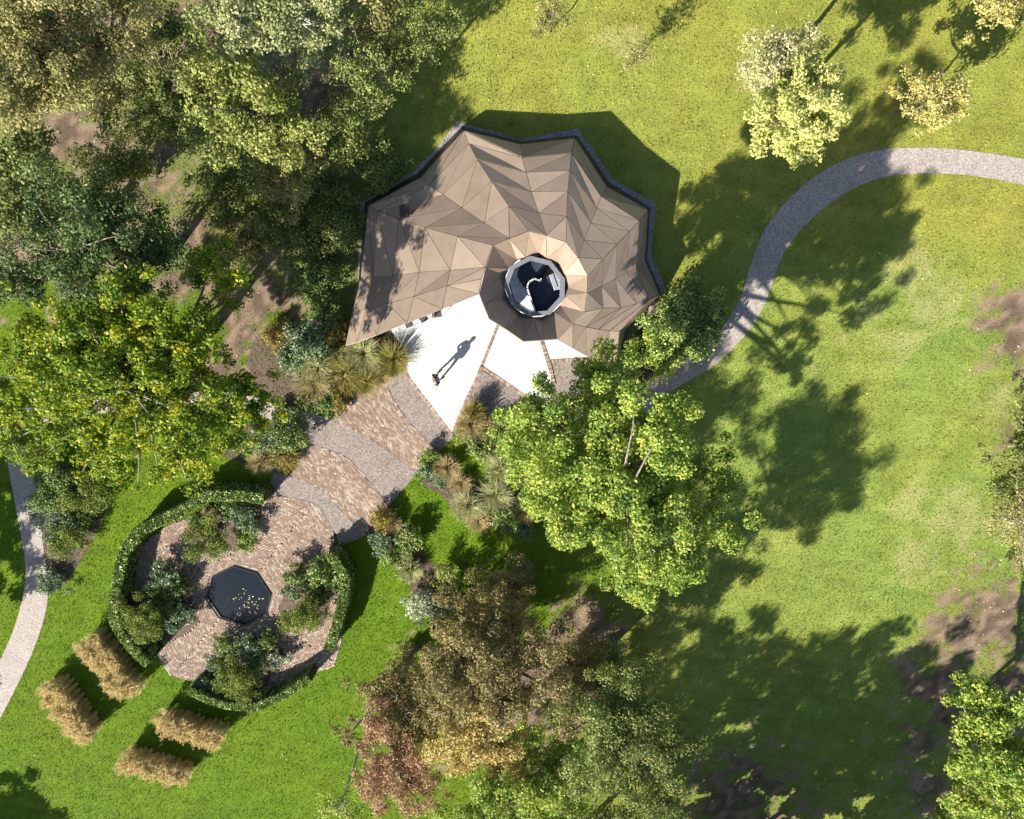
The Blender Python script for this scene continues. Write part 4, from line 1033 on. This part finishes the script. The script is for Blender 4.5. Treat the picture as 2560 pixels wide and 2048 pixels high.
SH = [
 # around the octagonal pool
 ('feathery_shrub', 'feathery olive green shrub in the bed left above the pool', 'feather', 'c', 750, 490, 150, 1.9, .08),
 ('shrub', 'glossy shrub at the upper left of the feathery one above the pool', 'shrub', 'c', 690, 375, 75, 1.1, .10),
 ('shrub', 'grey green shrub at the neck of the plaza, left side', 'blue', 'c', 985, 350, 100, 1.3, .10),
 ('shrub', 'bright green bush low at the left of the plaza neck', 'bright', 'c', 1000, 490, 75, .8, .09),
 ('shrub', 'dark shrub against the hedge end above the pool', 'hedge', 'c', 880, 290, 85, 1.3, .10),
 ('shrub', 'small shrub at the lower tip of the upper left bed', 'shrub', 'c', 1000, 565, 45, .5, .09),
 ('shrub', 'silvery green shrub at the top of the bed left of the pool', 'blue', 'c', 460, 750, 95, 1.2, .10),
 ('shrub', 'dark green shrub in the middle of the bed left of the pool', 'shrub', 'c', 440, 880, 90, 1.1, .10),
 ('shrub', 'shrub with a few red flowers nearest the left side of the pool', 'shrub', 'c', 560, 830, 80, 1.0, .10),
 ('feathery_shrub', 'large feathery olive shrub against the left hedge', 'feather', 'c', 320, 1020, 160, 2.0, .08),
 ('shrub', 'rounded green shrub at the lower left of the pool', 'blue', 'c', 610, 1010, 85, 1.0, .10),
 ('shrub', 'grey green shrub at the bottom of the left bed', 'blue', 'c', 510, 1080, 80, .9, .10),
 ('feathery_shrub', 'feathery shrub at the lower end of the left hedge', 'feather', 'c', 340, 1160, 95, 1.4, .08),
 ('shrub', 'shrub with whitish flowers at the top of the bed right of the pool', 'shrub', 'c', 1340, 740, 85, 1.1, .10),
 ('shrub', 'light green shrub at the upper right of the right bed', 'hedge', 'c', 1510, 700, 100, 1.3, .11),
 ('feathery_shrub', 'feathery olive green shrub right of the pool', 'feather', 'c', 1400, 1000, 150, 1.9, .08),
 ('shrub', 'dark shrub in the middle of the right bed', 'shrub', 'c', 1480, 860, 95, 1.1, .10),
 ('shrub', 'grey shrub at the pool side of the right bed', 'blue', 'c', 1320, 860, 60, .8, .10),
 ('shrub', 'shrub between right bed and east hedge', 'hedge', 'c', 1610, 790, 80, 1.2, .11),
 ('shrub', 'dark green shrub at the top left of the bed below the pool', 'shrub', 'c', 880, 1210, 85, 1.1, .10),
 ('shrub', 'grey green shrub at the top centre of the bed below the pool', 'blue', 'c', 1020, 1240, 100, 1.1, .10),
 ('shrub', 'green shrub at the top right of the bed below the pool', 'shrub', 'c', 1160, 1190, 75, 1.0, .10),
 ('shrub', 'silvery shrub at the right end of the bed below the pool', 'white', 'c', 1225, 1320, 75, .8, .10),
 ('shrub', 'dark shrub in the middle of the bed below the pool', 'shrub', 'c', 1080, 1340, 90, 1.1, .10),
 ('feathery_shrub', 'feathery olive green shrub in the bed below the pool', 'feather', 'c', 960, 1450, 160, 2.0, .08),
 ('shrub', 'blue green shrub at the left of the bed below the pool', 'blue', 'c', 820, 1330, 80, .9, .10),
 ('shrub', 'shaded shrub at the left tip of the lower hedge', 'blue', 'c', 730, 1460, 75, .9, .10),
 # left of the concrete
 ('blue_shrub', 'large blue green shrub at the left tip of the roof', 'blue', 'b', 330, 130, 120, 1.5, .11),
 ('blue_shrub', 'smaller blue green shrub below left of the large one', 'blue', 'b', 215, 235, 90, 1.2, .11),
 ('shrub', 'autumn coloured shrub touching the roof tip', 'autumn', 'b', 460, 70, 80, 1.0, .09),
 ('shrub', 'low mixed green shrub at the lower corner of the grass bed', 'shrub', 'b', 430, 490, 75, .8, .09),
 ('shrub', 'yellowish low shrub beside the upper brick band', 'autumn', 'b', 500, 470, 65, .7, .08),
 ('shrub', 'low dark shrub between the grasses and the west path', 'shrub', 'b', 310, 480, 60, .7, .09),
 ('shrub', 'loose yellowing low shrub on the bare soil above the blue ones', 'autumn', 'b', 120, 90, 80, .7, .09),
 ('dark_shrub', 'dark glossy bush beside the gravel, below the large yellowing tree', 'shrub', 'b', 190, 660, 105, 1.4, .10),
 ('dark_shrub', 'dark blue green bush left of the glossy one', 'blue', 'b', 60, 690, 100, 1.3, .10),
 ('shrub', 'low autumn shrub at the left end of the lower brick band', 'autumn', 'b', 200, 830, 55, .7, .08),
 # right of the concrete
 ('shrub', 'leafy green shrub below the tan grasses right of the slab tip', 'hedge', 'b', 1310, 740, 85, .9, .10),
 ('shrub', 'green shrub under the big tree right of the slab tip', 'shrub', 'b', 1470, 660, 100, 1.1, .10),
 ('shrub', 'yellow green low shrub touching the tip of the white slab', 'bright', 'b', 1200, 690, 45, .5, .08),
 ('shrub', 'blue green shrub at the corner of the upper brick band', 'blue', 'b', 1000, 890, 55, .8, .09),
 ('shrub', 'lime green shrub at the right end of the upper brick band', 'bright', 'b', 1010, 815, 55, .8, .09),
 ('shrub', 'low blue shrub beside the tan grass on the lawn bed', 'blue', 'b', 1080, 950, 45, .6, .08),
 ('shrub', 'leafy green shrub between the pale grasses in the lawn bed', 'hedge', 'b', 1475, 1150, 85, .9, .09),
 ('shrub', 'shaded low shrub at the foot of the lawn bed', 'blue', 'b', 1570, 1220, 55, .6, .08),
 ('shrub', 'mixed shrub at the right end of the lower brick band', 'autumn', 'b', 735, 1165, 75, .9, .09),
 ('shrub', 'leafy dark green shrub east of the plaza neck', 'hedge', 'b', 895, 1270, 85, 1.0, .10),
 ('shrub', 'grey green shrub in the narrow bed east of the plaza neck', 'blue', 'b', 735, 1310, 80, .9, .09),
 ('shrub', 'shrub in the middle of the narrow bed east of the plaza', 'shrub', 'b', 830, 1390, 80, .9, .09),
 ('silver_shrub', 'whitish silver leaved shrub at the lower end of the east bed', 'white', 'b', 960, 1690, 105, 1.1, .10),
 ('shrub', 'blue green shrub touching the whitish silver one', 'blue', 'b', 1060, 1640, 70, .9, .09),
 ('shrub', 'loose yellow green shrub right of the east bed', 'lime', 'b', 1120, 1500, 75, .9, .09),
 ('brown_shrub', 'thin brownish shrub standing alone on the lawn below the big tree', 'brown', 's', 1262, 1462, 62, 1.6, .08),
 # right of pavilion
 ('laurel_bush', 'large glossy green bush at the right corner of the pavilion', 'hedge', 's', 1690, 815, 82, 1.6, .12),
 ('laurel_bush', 'glossy green bush between the large one and the gravel path', 'hedge', 's', 1745, 775, 55, 1.3, .12),
 ('laurel_bush', 'yellow flecked bush at the pavilion foot by the gravel path', 'bright', 's', 1620, 895, 60, 1.2, .11),
 ('laurel_bush', 'green bush under the low right end of the roof', 'shrub', 's', 1530, 930, 60, 1.2, .11),
 # left path
 ('dark_shrub', 'dark bush at the top of the left path bed', 'shrub', 's', 140, 1220, 70, 1.5, .10),
 ('dark_shrub', 'olive bush next to the dark one by the left path', 'feather', 's', 205, 1225, 60, 1.3, .09),
 ('dark_shrub', 'blue green bush with pale flowers beside the left path', 'blue', 's', 135, 1300, 55, 1.0, .09),
 ('dark_shrub', 'round olive bush at the lower part of the left path bed', 'feather', 's', 180, 1345, 55, 1.1, .09),
 ('shrub', 'small grey green shrub at the foot of the left path bed', 'blue', 's', 128, 1460, 38, .6, .08),
 ('small_shrub', 'small dark green shrub alone on the lawn above the reddish tree', 'bright', 's', 1018, 1655, 32, .9, .12),
 # wood floor and left of pavilion
 ('shrub', 'shaded green shrub along the upper left wall of the pavilion', 'mid', 's', 960, 420, 60, .9, .10),
 ('shrub', 'green shrub near the left corner of the pavilion', 'mid', 's', 850, 560, 60, .8, .10),
 ('shrub', 'low green shrub on the wood floor left of the pavilion', 'mid', 's', 800, 480, 65, .8, .10),
 ('shrub', 'low bushy undergrowth left of the pavilion, in the dappled shade', 'mid', 's', 700, 520, 70, .6, .10, 1.6),
 ('shrub', 'low yellowish undergrowth in the sunny gap of the wood floor', 'olive', 's', 600, 590, 60, .4, .10, 1.2),
 ('shrub', 'low green undergrowth right of the sunny gap on the wood floor', 'mid', 's', 760, 620, 70, .6, .10, 1.6),
 ('shrub', 'sparse undergrowth on leaf litter below the light yellow green tree', 'mid', 's', 560, 480, 60, .5, .10, 1.2),
 ('shrub', 'low shrub on the wood floor above the blue green ones', 'shrub', 's', 790, 690, 55, .7, .10),
]
for s in SH: shrub(*s)
OG = [
 ('pale striped grass clump directly under the left roof edge', 'pale_grass', 'b', 620, 200, 115, 1.2, None),
 ('olive gold grass clump beside the white slab', 'olive_grass', 'b', 800, 235, 110, 1.1, None),
 ('pale green grass clump left in the grass bed', 'pale_grass', 'b', 345, 280, 105, 1.2, None),
 ('large tan grass clump in the middle of the left grass bed', 'tan_grass', 'b', 330, 370, 120, 1.1, 'tan_grass'),
 ('golden brown grass clump in the centre of the grass bed', 'olive_grass', 'b', 520, 320, 120, 1.1, 'tan_grass'),
 ('olive grass clump at the roof edge near the autumn shrub', 'olive_grass', 'b', 470, 200, 80, 1.0, None),
 ('brown gold grass clump next to the upper brick band', 'olive_grass', 'b', 640, 360, 90, 1.0, None),
 ('small tan grass clump in the corner by the gravel strip', 'tan_grass', 'b', 730, 330, 60, .8, None),
 ('golden grass clump left of the lower brick band', 'olive_grass', 'b', 150, 790, 110, 1.1, 'tan_grass'),
 ('tan grass clump at the far left of the shaded bed', 'tan_grass', 'b', 20, 840, 80, 1.0, None),
 ('tan grass clump right of the slab tip', 'tan_grass', 'b', 1255, 610, 95, 1.2, 'tan_grass'),
 ('tall green grass clump casting shade on the gravel court', 'olive_grass', 'b', 1280, 540, 70, 1.3, None),
 ('mixed tan grass clump below the gravel court', 'tan_grass', 'b', 1360, 650, 80, 1.1, None),
 ('pale feathery grass clump under the left side of the big tree', 'pale_grass', 'b', 1430, 880, 95, 1.2, 'pale_grass'),
 ('wispy tan grass clump at the right end of the upper brick band', 'tan_grass', 'b', 1120, 870, 80, 1.0, None),
 ('dry tan grass clump in the bare part of the lawn bed', 'tan_grass', 'b', 1200, 960, 70, .8, None),
 ('pale grass clump at the left of the lawn bed', 'pale_grass', 'b', 1240, 1090, 100, 1.1, 'tan_grass'),
 ('large pale grass clump in the middle of the lawn bed', 'pale_grass', 'b', 1400, 1040, 110, 1.2, None),
 ('brown red grass clump at the right end of the lawn bed', 'tan_grass', 'b', 1590, 1120, 85, 1.1, None),
 ('yellow tan low grass below the pale clumps in the lawn bed', 'tan_grass', 'b', 1300, 1180, 75, .6, None),
 ('pale yellow grass clump in the east bed', 'pale_grass', 'b', 900, 1470, 80, 1.0, None),
 ('tan grass clump in the upper part of the narrow east bed', 'tan_grass', 'b', 800, 1200, 60, .9, None),
 ('tan low grass clump between the silver shrub and the lawn', 'tan_grass', 'b', 1040, 1560, 60, .7, None),
]
for l, lf, cv, x, y, r_, h, pl in OG: ograss(l, lf, cv, x, y, r_, h, 620, pl)

# hedges
def hedge(label, conv, pts, w, h, n):
    gp = G(conv, pts, h); path = [a.lerp(b, k / 4) for a, b in zip(gp[:-1], gp[1:]) for k in range(4)] + [gp[-1]]
    c0 = path[len(path) // 2]; root = empty('hedge', (c0.x, c0.y, 0)); tag(root, label, 'hedge')
    seg = [(a, b, (b - a).length) for a, b in zip(path[:-1], path[1:])]; tot = sum(s_[2] for s_ in seg)
    pr_ = np.array([s_[2] for s_ in seg]) / tot
    k = rng.choice(len(seg), n, p=pr_); t = rng.random(n)
    A = np.array([s_[0][:] for s_ in seg]); B = np.array([s_[1][:] for s_ in seg])
    c = A[k] + (B[k] - A[k]) * t[:, None]; d = B[k] - A[k]; nn = np.stack([-d[:, 1], d[:, 0], np.zeros(n)], 1); nn /= np.linalg.norm(nn, axis=1)[:, None]
    side = rng.random(n); u = rng.uniform(-1, 1, n); z = h * (1 + .06 * fbm(c[:, 0], c[:, 1], 1.8) + rng.normal(0, .025, n))
    N = up_normals(n, 1.2)
    sd = side > .55
    u = np.where(sd, np.sign(u) * (1 + rng.normal(0, .07, n)), u); z = np.where(sd, rng.uniform(.05, 1, n) * z, z)
    u = u * (1 + .25 * (fbm(c[:, 0] + 5, c[:, 1], 1.5) - .5))
    C = c + nn * (u * w / 2)[:, None]; C[:, 2] = z
    C -= np.array([c0.x, c0.y, 0])
    link(bpy.data.objects.new('foliage', poly_mesh('foliage', leaf_quads(C, rng.uniform(.08, .19, n), N), 4, LEAF['hedge'])), root)
    mb = MB()
    for a, b, L in seg:
        m_ = (a + b) / 2 - Vector((c0.x, c0.y, 0)); mb.box((m_.x, m_.y, h * .46), (L * 1.02, w * .72, h * .9), math.atan2(b.y - a.y, b.x - a.x))
    mb.build('blocking_core', M['hedge_core'], root)  # added solid box core, keeps light from passing through the leaves
hedge('long clipped hedge curving round the left side of the plaza', 'c', [(1130, 235), (960, 210), (760, 215), (520, 345), (290, 450), (190, 590), (145, 790), (115, 970), (135, 1095), (240, 1240), (350, 1345)], .58, 1.4, 17000)
hedge('clipped hedge along the lower edge of the plaza', 'c', [(625, 1525), (760, 1590), (910, 1630), (1080, 1640), (1260, 1560), (1440, 1440)], .5, 1.2, 8000)
hedge('clipped hedge on the right side of the plaza', 'c', [(1565, 1250), (1610, 1130), (1650, 980), (1675, 860), (1680, 760), (1575, 605)], .52, 1.3, 7500)

# golden grass strips on the south-west lawn
GB = [poly_mesh('blades', blade_tuft(150, 1.05, .34, .010, base_r=.14), 4, LEAF['gold_grass']) for _ in range(3)]
GP = [plume_mesh(80, 1.3, .33, 'gold_grass') for _ in range(3)]
STRIPS = [
 ('tuft in the golden grass strip nearest the left hedge', [(425, 880), (600, 1120)], 150),
 ('tuft in the golden grass strip farthest left on the lawn', [(235, 1105), (400, 1330)], 150),
 ('tuft in the golden grass strip nearest the lower hedge', [(765, 1270), (1040, 1345)], 125),
 ('tuft in the lowest golden grass strip on the lawn', [(590, 1455), (870, 1530)], 110),
]
for lab, (a, b), wd in STRIPS:
    wa, wb_ = [P(*ze(*p), 1.2) for p in (a, b)]; d = (wb_ - wa); L = d.length; d.normalize(); nrm = Vector((-d.y, d.x, 0))
    wm = wd / 1.9166 * px_m(1.2) * .9
    nl = int(L / .36); nwd = max(2, int(wm / .42))
    for i in range(nl + 1):
        for j in range(nwd):
            p = wa + d * (L * i / nl) + nrm * ((j + .5) / nwd - .5) * wm + Vector((random.gauss(0, .06), random.gauss(0, .06), 0))
            k_ = random.uniform(.85, 1.2); r_ = empty('grass_tuft', (p.x, p.y, 0), random.uniform(0, 6.28)); r_.scale = (k_, k_, random.uniform(.8, 1.15))
            tag(r_, 'golden feather grass ' + lab, 'grass', 'golden grass tufts: ' + lab)
            v = random.randrange(3)
            link(bpy.data.objects.new('blades', GB[v]), r_); link(bpy.data.objects.new('plumes', GP[(v + j) % 3]), r_)

# specks of fallen leaves over lawn and soil
n = 5200
X = rng.uniform(-36, 28, n); Y = rng.uniform(-36, 12, n)
gcol, so = ground_col(X, Y)
k = rng.random(n) < (.25 + so); X, Y = X[k], Y[k]
for pl in (slab_1, slab_2, slab_3):
    k = ~inside(xy(pl), X, Y) | (rng.random(len(X)) < .2); X, Y = X[k], Y[k]
k = ~inside(xy(border), X, Y); X, Y = X[k], Y[k]
k = ~inside(xy(grown(pool, 1.1)), X, Y); X, Y = X[k], Y[k]
C_ = np.stack([X, Y, np.full(len(X), .07)], 1)
o = link(bpy.data.objects.new('fallen_leaves', poly_mesh('fallen_leaves', leaf_quads(C_, rng.uniform(.04, .10, len(C_)), up_normals(len(C_), 4)), 4, LEAF['fallen'])))
tag(o, 'scattered fallen leaves on lawn and bare soil', 'leaves', None, 'stuff')
